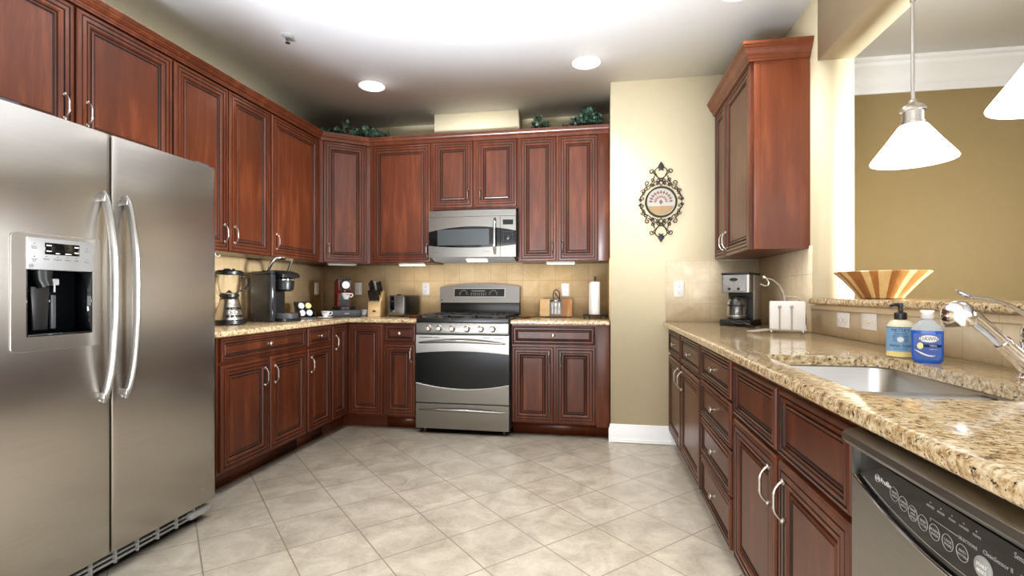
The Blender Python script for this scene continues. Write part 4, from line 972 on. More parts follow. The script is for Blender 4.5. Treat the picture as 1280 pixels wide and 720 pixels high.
t = thing('coffee_brewer', 'large black single-serve coffee brewer with a silver lift handle on the left counter', 'coffee maker', (-2.43, 3.42, Z), LEFT - 0.25)
M_SMOKE = plain('smoked_reservoir', (42, 43, 46), 0.12)
b = BM(); prism(b, rrect(-0.075, 0.110, -0.165, 0.165, 0.03), 0.0, 0.022, 'Z', 0.003); prism(b, rrect(-0.072, 0.108, 0.0, 0.160, 0.035), 0.022, 0.33, 'Z', 0.008); obj('body', b, M_BLACK, t)
b = BM(); lathe(b, [(0.090, 0.0225), (0.092, 0.055), (0.088, 0.060), (0.080, 0.056), (0, 0.056)], 28, (0.018, -0.085, 0)); obj('drip_tray', b, M_DGREY, t)
b = BM(); prism(b, rrect(-0.130, -0.078, -0.110, 0.120, 0.022), 0.004, 0.352, 'Z', 0.006)
prism(b, rrect(-0.126, -0.079, -0.106, 0.116, 0.022), 0.353, 0.375, 'Z', 0.009); obj('water_reservoir', b, M_SMOKE, t)
b = BM(); lathe(b, [(0.052, 0.225), (0.070, 0.240), (0.075, 0.300), (0.072, 0.308), (0, 0.308)], 28, (0.018, -0.070, 0)); obj('brew_head', b, M_BLACK, t)
b = BM(); lathe(b, [(0.078, 0.310), (0.078, 0.316), (0, 0.316)], 28, (0.018, -0.070, 0)); obj('silver_band', b, M_CHROME, t)
b = BM(); prism(b, [(0.160, 0.331), (0.150, 0.352), (0.06, 0.385), (-0.06, 0.384), (-0.130, 0.366), (-0.152, 0.350), (-0.150, 0.328), (-0.06, 0.318), (0.02, 0.331)], -0.066, 0.102, 'X', 0.014, 3); ld = obj('lid', b, M_BLACK, t)
b = BM(); tube(b, [(-0.074, 0.010, 0.345), (-0.076, -0.005, 0.372), (-0.070, -0.045, 0.440), (-0.055, -0.075, 0.470), (0.018, -0.088, 0.478), (0.091, -0.075, 0.470), (0.106, -0.045, 0.440), (0.112, -0.005, 0.372), (0.110, 0.010, 0.345)], 0.0115, 10, flat=(1.3, 0.8)); obj('lift_handle', b, M_CHROME, ld)

t = thing('pod_rack', 'small black slanted rack holding coffee pods beside the large black brewer', 'pod rack', (-2.42, 3.80, Z), LEFT - 0.55)
b = BM(); prism(b, [(-0.055, 0.0), (0.055, 0.0), (0.055, 0.012), (0.050, 0.012), (0.085, 0.135), (0.070, 0.140), (0.030, 0.012), (-0.055, 0.012)], -0.062, 0.062, 'X', 0.002, 1); obj('frame', b, M_BLACK, t)
for s in (-1, 1):
    b = BM(); prism(b, [(-0.050, 0.0125), (0.030, 0.0125), (0.072, 0.138), (0.050, 0.142), (0.0, 0.075), (-0.050, 0.045)], s * 0.0635, s * 0.0670, 'X', 0.001, 1); obj('side_plate', b, M_BLACK, t)
M_YEL = plain('yellow_foil', (226, 214, 138), 0.3); M_FOIL = plain('white_foil', (228, 228, 230), 0.28)
Rr = Matrix.Translation((-2.42, 3.80, Z)) @ Matrix.Rotation(LEFT - 0.55, 4, 'Z')
def pod(x, y, z, mat, label):
    b = BM()
    lathe(b, [(0.0255, 0.0), (0.0255, -0.003), (0, -0.0035)], 22, axis='Y', mi=0); lathe(b, [(0.022, 0.0005), (0.018, 0.026), (0, 0.026)], 18, axis='Y', mi=1)
    lathe(b, [(0.019, -0.0036), (0.019, -0.0042), (0.0165, -0.0042), (0.0165, -0.0036)], 18, axis='Y', mi=1, close=False)
    tag(obj('coffee_pod', b, [mat, M_WHITE], M=Rr @ at(x, y, z) @ Matrix.Rotation(radians(-18), 4, 'X')), label, 'coffee pod', 'coffee pods in the rack')
pod(-0.030, 0.012, 0.106, M_FOIL, 'white-topped coffee pod at the upper left of the black rack')
pod(0.030, 0.012, 0.106, M_YEL, 'yellow-topped coffee pod at the upper right of the black rack')
pod(-0.030, -0.010, 0.047, M_FOIL, 'white-topped coffee pod at the lower left of the black rack')
pod(0.030, -0.010, 0.047, M_FOIL, 'white-topped coffee pod at the lower right of the black rack')

def cup(loc, rz, label, s=1.0, saucer=True):
    t = thing('espresso_cup', label, 'cup', loc, rz)
    b = BM(); z0 = 0.010 if saucer else 0.0
    lathe(b, [(0.018, z0), (0.020, z0 + 0.003), (0.031, z0 + 0.030), (0.034, z0 + 0.050), (0.032, z0 + 0.050), (0.028, z0 + 0.030), (0.016, z0 + 0.008), (0, z0 + 0.007)], 24); obj('bowl', b, M_PORC, t)
    b = BM(); tube(b, [(0.031, 0, z0 + 0.042), (0.050, 0, z0 + 0.044), (0.054, 0, z0 + 0.030), (0.044, 0, z0 + 0.018), (0.028, 0, z0 + 0.017)], 0.0045, 8); obj('handle', b, M_PORC, t)
    b = BM(); 
    for k in range(5):
        a = -pi / 2 + (k - 2) * 0.20
        with xf(b, Matrix.Rotation(a + pi / 2, 4, 'Z') @ at(0, -0.0338, z0 + 0.038)): box(b, -0.0022, 0.0022, -0.0006, 0.002, -0.003, 0.003)
    obj('printed_band', b, M_DGREY, t)
    if saucer:
        b = BM(); lathe(b, [(0.030, 0), (0.034, 0.002), (0.062, 0.011), (0.061, 0.013), (0.032, 0.006), (0, 0.006)], 28); obj('saucer', b, M_PORC, t)
    if s != 1.0: t.scale = (s, s, s)
    return t
cup((-2.275, 3.865, Z), 0.35, 'white espresso cup on a saucer in front of the pod rack')
cup((-2.165, 4.345, Z), 0.2, 'white espresso cup on a saucer between the red machine and the knife block', 0.95)

mr = radians(42)
t = thing('coffee_pod_chest', 'flat dark grey coffee pod chest under the red espresso machine', 'pod chest', (-2.275, 4.165, Z), mr)
b = BM(); prism(b, rrect(-0.132, 0.132, -0.115, 0.165, 0.02), 0, 0.062, 'Z', 0.006, 3); obj('housing', b, M_DGREY, t)
b = BM(); box(b, -0.122, 0.122, -0.120, -0.112, 0.006, 0.056, 0.004); fd = obj('drawer_front', b, M_DGREY, t)
b = BM(); box(b, -0.020, 0.020, -0.1225, -0.119, 0.026, 0.036, 0.001); obj('badge', b, M_GREYP, fd)
t = thing('espresso_machine', 'narrow red and grey espresso machine standing on a dark grey drawer in the corner', 'espresso machine', (-2.275, 4.165, Z + 0.0625), mr)
b = BM(); lathe(b, [(0.098, 0), (0.100, 0.006), (0.096, 0.028), (0.070, 0.030)], 28, (0, -0.01, 0)); obj('base', b, M_BLACK, t)
b = BM(); prism(b, [(-0.02, 0.031), (0.110, 0.031), (0.112, 0.235), (0.095, 0.262), (0.02, 0.274), (-0.055, 0.268), (-0.052, 0.175), (-0.025, 0.150)], -0.060, 0.060, 'X', 0.010, 3); obj('body', b, M_RED, t)
b = BM(); box(b, -0.046, 0.046, -0.0285, -0.021, 0.036, 0.150, 0.004); prism(b, [(-0.053, 0.172), (-0.062, 0.180), (-0.064, 0.262), (-0.056, 0.268)], -0.046, 0.046, 'X', 0.002, 1); obj('front_panel', b, M_DGREY, t)
b = BM(); lathe(b, [(0.044, -0.060), (0.046, -0.078), (0.040, -0.084), (0.034, -0.0845)], 28, (0, 0, 0.222), 'Y'); obj('dial_ring', b, M_BLACK, t)
b = BM(); lathe(b, [(0.034, -0.083), (0.033, -0.088), (0, -0.089)], 28, (0, 0, 0.222), 'Y'); obj('brew_dial', b, M_PORC, t)
b = BM(); tube(b, [(0, -0.048, 0.175), (0, -0.048, 0.155)], [0.012, 0.008], 12); obj('spout', b, M_CHROME, t)
b = BM(); box(b, -0.048, 0.048, -0.085, -0.0292, 0.088, 0.094, 0.002); obj('cup_shelf', b, M_DGREY, t)
b = BM(); tube(b, [(-0.055, 0.02, 0.268), (-0.055, -0.03, 0.280), (0.055, -0.03, 0.280), (0.055, 0.02, 0.268)], 0.006, 8); obj('lever', b, M_DGREY, t)
w = Matrix.Translation((-2.275, 4.165, 0)) @ Matrix.Rotation(mr, 4, 'Z') @ Vector((0.006, -0.062, 0))
cup((w.x, w.y, Z + 0.0625 + 0.0945), mr + 0.1, 'white espresso cup standing on the ledge of the red machine', 1.15, False)

# knife block
kr = radians(8)
KB = Matrix.Translation((-2.035, 4.34, Z)) @ Matrix.Rotation(kr, 4, 'Z')
t = thing('knife_block', 'pale wooden knife block full of black-handled knives left of the toaster', 'knife block', (-2.035, 4.34, Z), kr)
M_MAPLE = wood('pale_maple', (196, 158, 104), (214, 178, 124), (228, 196, 146), 0.45, 0.8, 'X', 0.0)
b = BM(); prism(b, [(-0.085, 0), (0.075, 0), (0.075, 0.225), (0.045, 0.240), (-0.070, 0.130), (-0.085, 0.085)], -0.058, 0.058, 'X', 0.003); kb = obj('block', b, M_MAPLE, t)
b = BM(); box(b, -0.014, 0.014, -0.0865, -0.084, 0.040, 0.056); obj('plate', b, M_STEELD, t)
def knife(x, y, z, L, label, grp, grey=False):
    b = BM()
    prism(b, rrect(-0.0095, 0.0095, 0.0, L * 1.2, 0.003, 2), -0.012, 0.012, 'Y', 0.003); 
    M = KB @ at(x, y - 0.003, z + 0.006) @ Matrix.Rotation(radians(34), 4, 'X')
    o = thing('kitchen_knife', label, 'knife', (0, 0, 0), 0, grp); o.matrix_world = M; o.location = M.translation
    hd = obj('handle', b, M_GREYP if grey else M_BLACK, o)
    b = BM()
    for zz in (0.25, 0.5, 0.75): lathe(b, [(0.0022, -0.0125), (0.0022, 0.0125)], 8, (0, 0, L * 1.2 * zz), 'Y')
    box(b, -0.0096, 0.0096, -0.0121, 0.0121, -0.004, 0.004); obj('rivets', b, M_NICKEL, hd)
for x in (-0.036, -0.012, 0.012, 0.036): knife(x, -0.065, 0.140, 0.088, 'black-handled steak knife in the front row of the pale wooden block', 'steak knives in the block')
for x in (-0.042, -0.018, 0.030): knife(x, -0.010, 0.196, 0.105, 'taller black-handled knife in the back rows of the pale wooden block', 'large knives in the block')
knife(0.006, 0.002, 0.206, 0.112, 'grey-handled knife in the back middle of the pale wooden block', 'large knives in the block', True)
knife(-0.040, 0.028, 0.226, 0.095, 'taller black-handled knife in the back rows of the pale wooden block', 'large knives in the block')
knife(0.036, 0.028, 0.226, 0.085, 'taller black-handled knife in the back rows of the pale wooden block', 'large knives in the block')

t = thing('toaster', 'chrome and black two-slice toaster on the counter between knife block and range', 'toaster', (-1.765, 4.33, Z), radians(-8))
b = BM(); prism(b, rrect(-0.088, 0.088, 0.018, 0.192, 0.020), -0.130, 0.130, 'Y', 0.006, 3); obj('body', b, M_BLACK, t)
b = BM(); prism(b, rrect(-0.082, 0.080, 0.014, 0.194, 0.022), -0.138, -0.1305, 'Y', 0.003, 2); ep = obj('end_panel', b, M_STEEL, t)
b = BM(); prism(b, rrect(-0.060, -0.018, 0.060, 0.185, 0.010), -0.1405, -0.137, 'Y', 0.002, 1); obj('control_strip', b, M_BLACKG, ep)
b = BM(); box(b, -0.052, -0.026, -0.156, -0.1402, 0.130, 0.144, 0.004); obj('lever', b, M_BLACK, ep)
b = BM(); lathe(b, [(0.014, -0.137), (0.013, -0.146), (0, -0.147)], 16, (-0.040, 0, 0.045), 'Y'); obj('dial', b, M_CHROME, ep)
b = BM()
for x in (-0.032, 0.032): box(b, x - 0.014, x + 0.014, -0.105, 0.105, 0.190, 0.1935, 0.001)
obj('slots', b, M_STEELD, t)
b = BM(); box(b, 0.0, 0.035, -0.128, -0.10, 0.192, 0.203, 0.004); obj('lift_knob', b, M_BLACK, t)
for x in (-0.07, 0.07):
    for y in (-0.11, 0.11):
        b = BM(); lathe(b, [(0.011, 0), (0.011, 0.019)], 12, (x, y, 0)); obj('foot', b, M_BLACK, t)

def rest(loc, rz, mat, label):
    t = thing('spoon_rest', label, 'spoon rest', loc, rz)
    b = BM(); lathe(b, [(0.028, 0), (0.040, 0.004), (0.055, 0.019), (0.052, 0.021), (0.036, 0.008), (0, 0.006)], 24, sx=1.15, sy=0.9); obj('dish', b, mat, t)
    b = BM(); tube(b, [(0.052, 0, 0.016), (0.078, 0, 0.022), (0.100, 0, 0.026)], [0.010, 0.008, 0.009], 8, flat=(1.2, 0.35)); obj('handle', b, mat, t)
rest((-1.560, 4.06, Z), pi + 0.2, plain('dark_red_glaze', (92, 36, 26), 0.25), 'small dark red spoon rest on the counter left of the range')
rest((-0.610, 4.16, Z), -0.1, plain('brown_glaze', (120, 88, 50), 0.3), 'small brown spoon rest on the counter right of the range')

# wooden board with utensil plaque
bx = Matrix.Translation((-0.375, 4.40, Z))
t = thing('recipe_stand', 'wooden board stand with a metal fork-and-spoon plaque right of the range', 'stand', (-0.375, 4.40, Z))
M_ACA = wood('acacia', (134, 88, 48), (168, 116, 68), (196, 146, 92), 0.45, 1.0, 'Z', 0.0)
ln = radians(-10)
b = BM()
with xf(b, Matrix.Rotation(ln, 4, 'X')): prism(b, rrect(-0.145, 0.145, 0.004, 0.162, 0.012), -0.010, 0.010, 'Y', 0.003)
bd = obj('board', b, M_ACA, t)
b = BM()
with xf(b, Matrix.Rotation(ln, 4, 'X')): prism(b, rrect(-0.140, -0.055, 0.006, 0.160, 0.010), -0.0112, -0.0095, 'Y')
obj('pale_plank', b, M_MAPLE, t)
b = BM()
with xf(b, Matrix.Rotation(ln, 4, 'X')): box(b, -0.055, 0.052, -0.017, -0.0102, 0.018, 0.156, 0.002)
pq = obj('plaque', b, M_STEELD, t)
b = BM()
with xf(b, Matrix.Rotation(ln, 4, 'X')):
    for x in (-0.030, 0.0, 0.030):
        box(b, x - 0.003, x + 0.003, -0.0195, -0.0165, 0.030, 0.100)
    for dx in (-0.006, 0, 0.006): box(b, -0.030 + dx - 0.0015, -0.030 + dx + 0.0015, -0.0195, -0.0165, 0.090, 0.122)
    box(b, -0.037, -0.023, -0.0195, -0.0165, 0.088, 0.096)
    prism(b, rrect(-0.009, 0.009, 0.090, 0.124, 0.0085), -0.0195, -0.0165, 'Y'); prism(b, rrect(0.024, 0.036, 0.080, 0.124, 0.005), -0.0195, -0.0165, 'Y')
    box(b, -0.048, 0.045, -0.0185, -0.0165, 0.136, 0.150)
obj('utensil_relief', b, M_NICKEL, pq)
b = BM(); tube(b, [(-0.020, 0.026, 0.158), (-0.028, 0.030, 0.195), (-0.020, 0.033, 0.232), (0.004, 0.034, 0.245), (0.026, 0.033, 0.228), (0.030, 0.030, 0.195), (0.034, 0.026, 0.156)], 0.0045, 8); tube(b, [(-0.012, 0.020, 0.218), (0.010, 0.010, 0.190), (0.034, 0.014, 0.158)], 0.005, 8); obj('wire_loop', b, M_IRON, t)
b = BM(); box(b, -0.09, 0.09, -0.036, -0.012, 0, 0.006, 0.002)
for s in (-1, 1): box(b, s * 0.08 - 0.006, s * 0.08 + 0.006, -0.034, 0.075, 0, 0.006, 0.002)
obj('foot_rail', b, M_IRON, t)
b = BM()
for s in (-1, 1): tube(b, [(s * 0.08, 0.070, 0.004), (s * 0.08, 0.034, 0.120)], 0.004, 8)
obj('back_strut', b, M_IRON, t)

# paper towels
t = thing('paper_towel_holder', 'black wire paper towel holder with scrolled feet at the right end of the counter', 'paper towel holder', (-0.030, 4.20, Z))
b = BM(); N = 40; tube(b, [(0.100 * cos(2 * pi * k / N), 0.100 * sin(2 * pi * k / N), 0.030) for k in range(N)], 0.004, 8, closed=True)
tube(b, [(0.055 * cos(2 * pi * k / N), 0.055 * sin(2 * pi * k / N), 0.030) for k in range(N)], 0.004, 8, closed=True)
for a in range(8): tube(b, [(0, 0, 0.030), (0.1 * cos(a * pi / 4), 0.1 * sin(a * pi / 4), 0.030)], 0.0035, 6)
for a in range(4):
    c_, s_ = cos(a * pi / 2 + 0.5), sin(a * pi / 2 + 0.5); tube(b, [(0.10 * c_, 0.10 * s_, 0.030), (0.108 * c_, 0.108 * s_, 0.018), (0.100 * c_, 0.100 * s_, 0.006), (0.088 * c_, 0.088 * s_, 0.008)], 0.004, 8); ball(b, (0.100 * c_, 0.100 * s_, 0.005), 0.005, 8)
obj('base', b, M_IRON, t)
b = BM(); tube(b, [(0, 0, 0.030), (0, 0, 0.322)], 0.006, 10); lathe(b, [(0.006, 0.320), (0.010, 0.325), (0.009, 0.345), (0.011, 0.350), (0, 0.353)], 14); obj('post', b, M_IRON, t)
b = BM(); lathe(b, [(0.018, 0.0345), (0.041, 0.0345), (0.041, 0.306), (0.018, 0.306)], 36, close=False); lathe(b, [(0.018, 0.306), (0.018, 0.0345)], 24, close=False)
prism(b, [(-0.041, 0.004), (-0.046, 0.014), (-0.052, 0.030), (-0.0505, 0.031), (-0.0445, 0.015), (-0.0395, 0.005)], 0.0345, 0.296)
tag(obj('paper_towel_roll', b, M_PAPER, loc=(-0.030, 4.20, Z)), 'slim white paper towel roll standing on the black wire holder', 'paper towels')

# ------------------------------------------------------------------ things on the long right counter
cr_ = radians(-32)
t = thing('drip_coffee_maker', 'brushed steel drip coffee maker with a glass carafe in the right counter corner', 'coffee maker', (0.925, 3.50, Z), cr_)
b = BM(); prism(b, rrect(-0.095, 0.095, -0.125, 0.130, 0.012), 0, 0.040, 'Z', 0.003); obj('base', b, M_BLACK, t)
b = BM(); prism(b, rrect(-0.088, 0.088, 0.035, 0.125, 0.010), 0.0405, 0.215, 'Z', 0.002, 1); obj('back_column', b, M_BLACK, t)
b = BM(); prism(b, rrect(-0.090, 0.090, -0.105, 0.128, 0.016), 0.2155, 0.332, 'Z', 0.002, 1)
obj('steel_housing', b, M_STEEL, t)
for s in (-1, 1):
    b = BM(); box(b, s * 0.0885, s * 0.0920, -0.030 if s > 0 else 0.03, 0.127, 0.0405, 0.330, 0.001); obj('side_panel', b, M_SIDEP, t)
b = BM(); prism(b, rrect(-0.092, 0.092, -0.108, 0.130, 0.014), 0.3325, 0.345, 'Z', 0.004); obj('lid', b, M_BLACK, t)
b = BM(); prism(b, rrect(-0.078, 0.068, 0.220, 0.328, 0.010), -0.112, -0.1045, 'Y', 0.003); cp = obj('control_face', b, M_PANEL, t)
b = BM(); lathe(b, [(0.026, -0.112), (0.026, -0.1135), (0, -0.1135)], 28, (-0.008, 0, 0.300), 'Y', sy=0.42); obj('oval_emblem', b, M_BLACKG, cp)
for x, z, r in ((-0.035, 0.240, 0.009), (0.022, 0.240, 0.009), (-0.006, 0.236, 0.005), (-0.040, 0.268, 0.0045), (-0.015, 0.272, 0.0045), (0.010, 0.272, 0.0045), (0.034, 0.268, 0.0045)):
    b = BM(); lathe(b, [(r, -0.112), (r * 0.9, -0.118), (0, -0.1185)], 14, (x, 0, z), 'Y'); obj('button', b, M_BLACK if r > 0.006 else M_NICKEL, cp)
cf = thing('glass_carafe', 'glass coffee carafe with a black handle inside the steel coffee maker', 'carafe', (0.925, 3.50, Z), cr_)
Mc = at(-0.010, -0.042, 0.0415)
b = BM()
with xf(b, Mc): lathe(b, [(0.050, 0.0), (0.056, 0.006), (0.062, 0.050), (0.056, 0.105), (0.044, 0.132), (0.042, 0.132), (0.053, 0.105), (0.059, 0.050), (0.053, 0.009), (0, 0.006)], 28)
obj('jug', b, M_GLASS, cf)
b = BM()
with xf(b, Mc): lathe(b, [(0.046, 0.1325), (0.048, 0.145), (0.040, 0.152), (0, 0.153)], 24); lathe(b, [(0.0595, 0.086), (0.061, 0.088), (0.0595, 0.094)], 28, close=False)
obj('jug_lid', b, M_BLACK, cf)
b = BM()
with xf(b, Mc @ Matrix.Rotation(radians(-35), 4, 'Z')): tube(b, [(0.044, 0, 0.146), (0.078, 0, 0.144), (0.092, 0, 0.120), (0.092, 0, 0.060), (0.086, 0, 0.030)], [0.010, 0.011, 0.011, 0.011, 0.009], 10, flat=(1.0, 0.7))
obj('jug_handle', b, M_BLACK, cf)
b = BM(); 
with xf(b, Mc): lathe(b, [(0.0585, 0.012), (0.0600, 0.014), (0.0618, 0.024), (0.0608, 0.026)], 28, close=False)
obj('steel_band', b, M_NICKEL, cf)
b = BM(); rng = random.Random(4); pts = []
for k in range(46):
    a = k * 0.62; pts.append((0.020 + 0.070 * cos(a) * (1 - 0.006 * k) + 0.001 * k, -0.168 + 0.016 * sin(a) + 0.006 * sin(k), 0.012 + 0.030 * (k / 46) * abs(sin(a * 0.5)) + 0.004 * (k % 3)))
pts += [(0.10, -0.190, 0.012), (0.14, -0.205, 0.007)]
tube(b, pts, 0.0065, 8); tag(obj('coiled_power_cord', b, M_BLACKM, loc=(0.925, 3.50, Z), rot=(0, 0, cr_)), 'bundled black power cord lying in front of the steel coffee maker', 'cord')

nr = radians(-14)
t = thing('napkin_holder', 'wire napkin holder with ball feet and a curved weighted arm on the right counter', 'napkin holder', (0.985, 2.86, Z), nr)
b = BM(); zb = 0.016; w_ = 0.088
for y in (-0.035, 0.030): tube(b, [(-w_, y, zb), (w_, y, zb)], 0.0028, 8)
for x in (-w_, -0.030, 0.030, w_): tube(b, [(x, -0.035, zb), (x, 0.030, zb)], 0.0028, 8)
tube(b, [(-w_, -0.005, zb + 0.004), (-0.16, -0.015, 0.008), (-0.19, -0.02, 0.004), (-0.16, -0.045, 0.004), (-w_, -0.035, zb)], 0.0026, 8)
obj('base_frame', b, M_NICKEL, t)
for x in (-0.072, 0.075):
    for y in (-0.035, 0.030):
        b = BM(); ball(b, (x, y, 0.0085), 0.0085, 12); obj('ball_foot', b, M_NICKEL, t)
for x in (-0.034, 0.022):
    b = BM(); tube(b, [(x, -0.035, zb), (x, -0.036, 0.138)], 0.0032, 8); ball(b, (x, -0.037, 0.141), 0.0085, 12); obj('post', b, M_NICKEL, t)
b = BM(); tube(b, [(w_, 0.030, zb), (w_ + 0.002, 0.030, 0.11), (w_ - 0.010, 0.030, 0.165), (0.045, 0.030, 0.192), (0.005, 0.030, 0.196), (-0.010, 0.030, 0.196)], 0.0032, 8); tube(b, [(w_, -0.035, zb), (w_ + 0.002, -0.010, 0.075), (w_, 0.030, 0.13)], 0.0028, 8); obj('back_hoop', b, M_NICKEL, t)
b = BM(); tube(b, [(-0.004, 0.030, zb), (-0.004, 0.030, 0.16), (-0.012, 0.022, 0.212), (-0.034, 0.010, 0.256), (-0.066, -0.006, 0.284), (-0.104, -0.020, 0.296)], 0.0036, 8); ball(b, (-0.108, -0.021, 0.297), 0.009, 12)
tube(b, [(-0.098, -0.019, 0.294), (-0.086, -0.022, 0.272), (-0.088, -0.026, 0.254), (-0.104, -0.030, 0.250), (-0.126, -0.034, 0.262)], 0.003, 8); obj('swing_arm', b, M_NICKEL, t)
b = BM(); rng = random.Random(2)
for k in range(9):
    y = -0.028 + k * 0.0062; dx = rng.uniform(-0.002, 0.002)
    with xf(b, Matrix.Rotation(radians(rng.uniform(-0.6, 0.6)), 4, 'Y')): box(b, -0.077 + dx, 0.083 + dx, y, y + 0.0056, 0.0192, 0.168 + rng.uniform(-0.004, 0.003), 0.0022, 2)
tag(obj('napkin_stack', b, M_PAPER, loc=(0.985, 2.86, Z), rot=(0, 0, nr)), 'white paper napkins standing in the wire napkin holder', 'napkins')

# soap bottles
sr = radians(-28)
t = thing('hand_soap_bottle', 'hand soap pump bottle with black pump and pale blue label by the sink', 'soap bottle', (0.99, 1.852, Z), sr)
b = BM(); lathe(b, [(0.036, 0), (0.041, 0.004), (0.0425, 0.012), (0.0425, 0.100), (0.040, 0.110), (0.028, 0.120), (0.016, 0.124), (0.016, 0.130)], 32); obj('bottle', b, plain('cream_soap', (214, 206, 176), 0.25), t)
b = BM(); lathe(b, [(0.0431, 0.020), (0.0431, 0.100)], 32, close=False); lb = obj('label_wrap', b, plain('pale_blue_label', (122, 164, 200), 0.5), t)
b = BM(); lathe(b, [(0.0429, 0.0035), (0.0429, 0.0195)], 32, close=False); obj('yellow_base', b, plain('yellow_soap', (232, 212, 140), 0.25), t)
b = BM(); lathe(b, [(0.0173, 0.124), (0.0195, 0.126), (0.0195, 0.146), (0.011, 0.150), (0.0075, 0.152), (0.0075, 0.166), (0.012, 0.168), (0.012, 0.178), (0, 0.180)], 20); tube(b, [(0, 0, 0.173), (-0.018, -0.014, 0.174), (-0.030, -0.022, 0.169)], [0.0065, 0.006, 0.005], 8); obj('pump', b, M_BLACK, t)
def wrap_text(b, s, size, z, r, wide=1.0):
    tx = BM(); add_text(tx, s, size, TXT, 0.0003, wide=wide)
    for v in tx.verts:
        a = v.co.x / r; rr = r - v.co.y; v.co = Vector((rr * sin(a), -rr * cos(a), v.co.z + z))
    me = bpy.data.meshes.new('t'); tx.to_mesh(me); tx.free(); b.from_mesh(me); bpy.data.meshes.remove(me)
b = BM(); r_ = 0.0434
wrap_text(b, "MEYER'S", 0.0155, 0.0895, r_); wrap_text(b, 'CLEAN DAY', 0.0075, 0.0785, r_); wrap_text(b, 'MRS.', 0.006, 0.0975, r_)
for z in (0.072, 0.067, 0.060, 0.055): wrap_text(b, 'garden scent    essential oils' if z > 0.065 else 'rain water         soft hands', 0.0042, z, r_)
wrap_text(b, 'HAND SOAP', 0.0125, 0.0385, r_); wrap_text(b, '12.5 FL OZ (370 mL)', 0.0048, 0.0285, r_); obj('label_text', b, plain('navy_ink', (34, 52, 88), 0.5), lb)
b = BM()
for i in range(1):
    with xf(b, at(0, -0.0432, 0.060)): lathe(b, [(0.010, 0.0015), (0.010, -0.0008), (0, -0.0010)], 24, (0, 0, 0), 'Y', sy=0.85)
obj('label_seal', b, M_WHITE, lb)
b = BM(); lathe(b, [(0.0433, 0.0985), (0.0433, 0.1005)], 32, close=False); obj('label_edge', b, bpy.data.materials['navy_ink'], lb)
t.scale = (0.90, 0.90, 1.0)

t = thing('dish_soap_bottle', 'clear bottle of bright blue dish soap with a white cap beside the sink', 'soap bottle', (0.99, 1.715, Z), radians(-30))
def osec(w, d, z, n=28): return [(w * (abs(cos(a)) ** 0.75) * (1 if cos(a) >= 0 else -1), d * (abs(sin(a)) ** 0.75) * (1 if sin(a) >= 0 else -1), z) for a in [2 * pi * k / n for k in range(n)]]
def loft(b, secs, n=28):
    R = [[b.verts.new(p) for p in osec(w, d, z, n)] for w, d, z in secs]
    for A, Bq in zip(R, R[1:]):
        for k in range(n): b.faces.new([A[k], A[(k + 1) % n], Bq[(k + 1) % n], Bq[k]])
    b.faces.new(R[0]); b.faces.new(R[-1]); bmesh.ops.recalc_face_normals(b, faces=b.faces[:])
M_BLUE = plain('blue_soap', (28, 92, 190), 0.12, var=0.05)
b = BM(); loft(b, [(0.036, 0.018, 0), (0.042, 0.023, 0.006), (0.0445, 0.026, 0.030), (0.0440, 0.026, 0.060), (0.0445, 0.026, 0.098)]); obj('soap', b, M_BLUE, t)
b = BM(); loft(b, [(0.0445, 0.026, 0.0982), (0.040, 0.024, 0.112), (0.026, 0.018, 0.124), (0.016, 0.014, 0.130), (0.0145, 0.0145, 0.140)]); obj('clear_shoulder', b, plain('frosted_shoulder', (168, 172, 172), 0.12), t)
b = BM(); lathe(b, [(0.017, 0.134), (0.018, 0.136), (0.018, 0.150), (0.015, 0.153), (0, 0.153)], 20); box(b, -0.020, 0.020, -0.012, 0.012, 0.1505, 0.160, 0.004); obj('cap', b, M_WHITE, t)
yl = -0.0262
b = BM(); prism(b, [(-0.037, 0.020), (-0.030, 0.011), (0.030, 0.011), (0.037, 0.020), (0.037, 0.088), (-0.037, 0.088)], yl - 0.0006, yl + 0.004, 'Y'); lb = obj('label', b, plain('deep_blue_label', (24, 72, 150), 0.3), t)
b = BM(); lathe(b, [(0.026, yl), (0.026, yl - 0.0014), (0, yl - 0.0014)], 32, (0.004, 0, 0.074), 'Y', sy=0.42); ov = obj('label_oval', b, M_WHITE, lb)
b = BM(); add_text(b, 'DAWN', 0.0165, at(0.004, yl - 0.0015, 0.0735) @ TXT, 0.0003, wide=0.92); obj('label_name', b, plain('navy_print', (20, 40, 96), 0.4), ov)
b = BM(); box(b, -0.012, 0.037, yl - 0.0014, yl, 0.049, 0.058); ban = obj('label_banner', b, bpy.data.materials['navy_print'], lb)
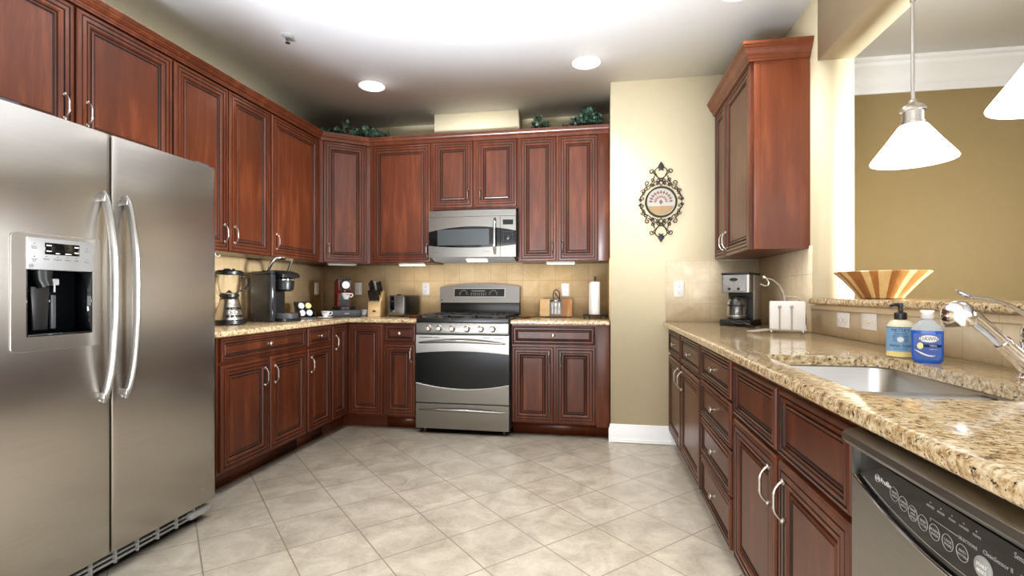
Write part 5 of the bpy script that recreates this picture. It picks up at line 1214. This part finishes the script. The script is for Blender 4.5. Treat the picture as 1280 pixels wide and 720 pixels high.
b = BM(); add_text(b, 'Ultra', 0.0085, at(0.016, yl - 0.0015, 0.0535) @ TXT, 0.0003); add_text(b, '19.4 FL OZ', 0.004, at(0.012, yl - 0.0008, 0.024) @ TXT, 0.0003); add_text(b, 'original scent', 0.004, at(0.016, yl - 0.0008, 0.043) @ TXT, 0.0003); obj('label_text', b, M_WHITE, ban)
b = BM(); lathe(b, [(0.0085, yl), (0.0085, yl - 0.0016), (0, yl - 0.0016)], 18, (-0.019, 0, 0.052), 'Y', sy=1.2); obj('label_spot', b, M_YEL, lb)
b = BM(); tube(b, [(-0.034 + 0.052 * i / 14, yl - 0.0006, 0.040 - 0.020 * sin(pi * 0.5 * i / 14) + 0.002 * (i / 14) ** 2) for i in range(15)], [0.0006 + 0.0022 * sin(pi * i / 14) for i in range(15)], 6); obj('label_swoosh', b, M_WHITE, lb)
t.scale = (0.88, 0.92, 1.0)

# wooden bowl on the ledge
WT = [wood('stave_dark', (134, 84, 38), (164, 108, 54), (184, 126, 68), 0.3, 1.0, 'Z', 0.4), wood('stave_mid', (160, 104, 48), (182, 126, 66), (198, 144, 82), 0.3, 1.0, 'Z', 0.4), wood('stave_pale', (200, 164, 106), (214, 182, 126), (224, 196, 144), 0.3, 1.0, 'Z', 0.4)]
t = thing('wooden_bowl', 'wide striped wooden salad bowl standing on the granite bar ledge', 'bowl', (1.285, 2.553, ZLEDGE + 0.0005))
b = BM(); n = 72; prof = [(0.0, 0.0), (0.078, 0.0), (0.086, 0.004), (0.090, 0.012), (0.120, 0.050), (0.152, 0.088), (0.180, 0.116), (0.186, 0.122), (0.183, 0.125), (0.176, 0.122), (0.140, 0.086), (0.100, 0.036), (0.070, 0.012), (0, 0.010)]
lathe(b, prof, n)
rng = random.Random(12); seq = []
while len(seq) < n:
    c = rng.choice([0, 1, 1, 2, 2]); c = (c + 1) % 3 if seq and seq[-1] == c else c
    seq += [c] * rng.choice([2, 2, 3, 4])
b.faces.ensure_lookup_table()
for f in b.faces:
    c = f.calc_center_median(); k = int(math.atan2(c.y, c.x) / (2 * pi) * n) % n; f.material_index = seq[k]
obj('staves', b, WT, t, ang=30)
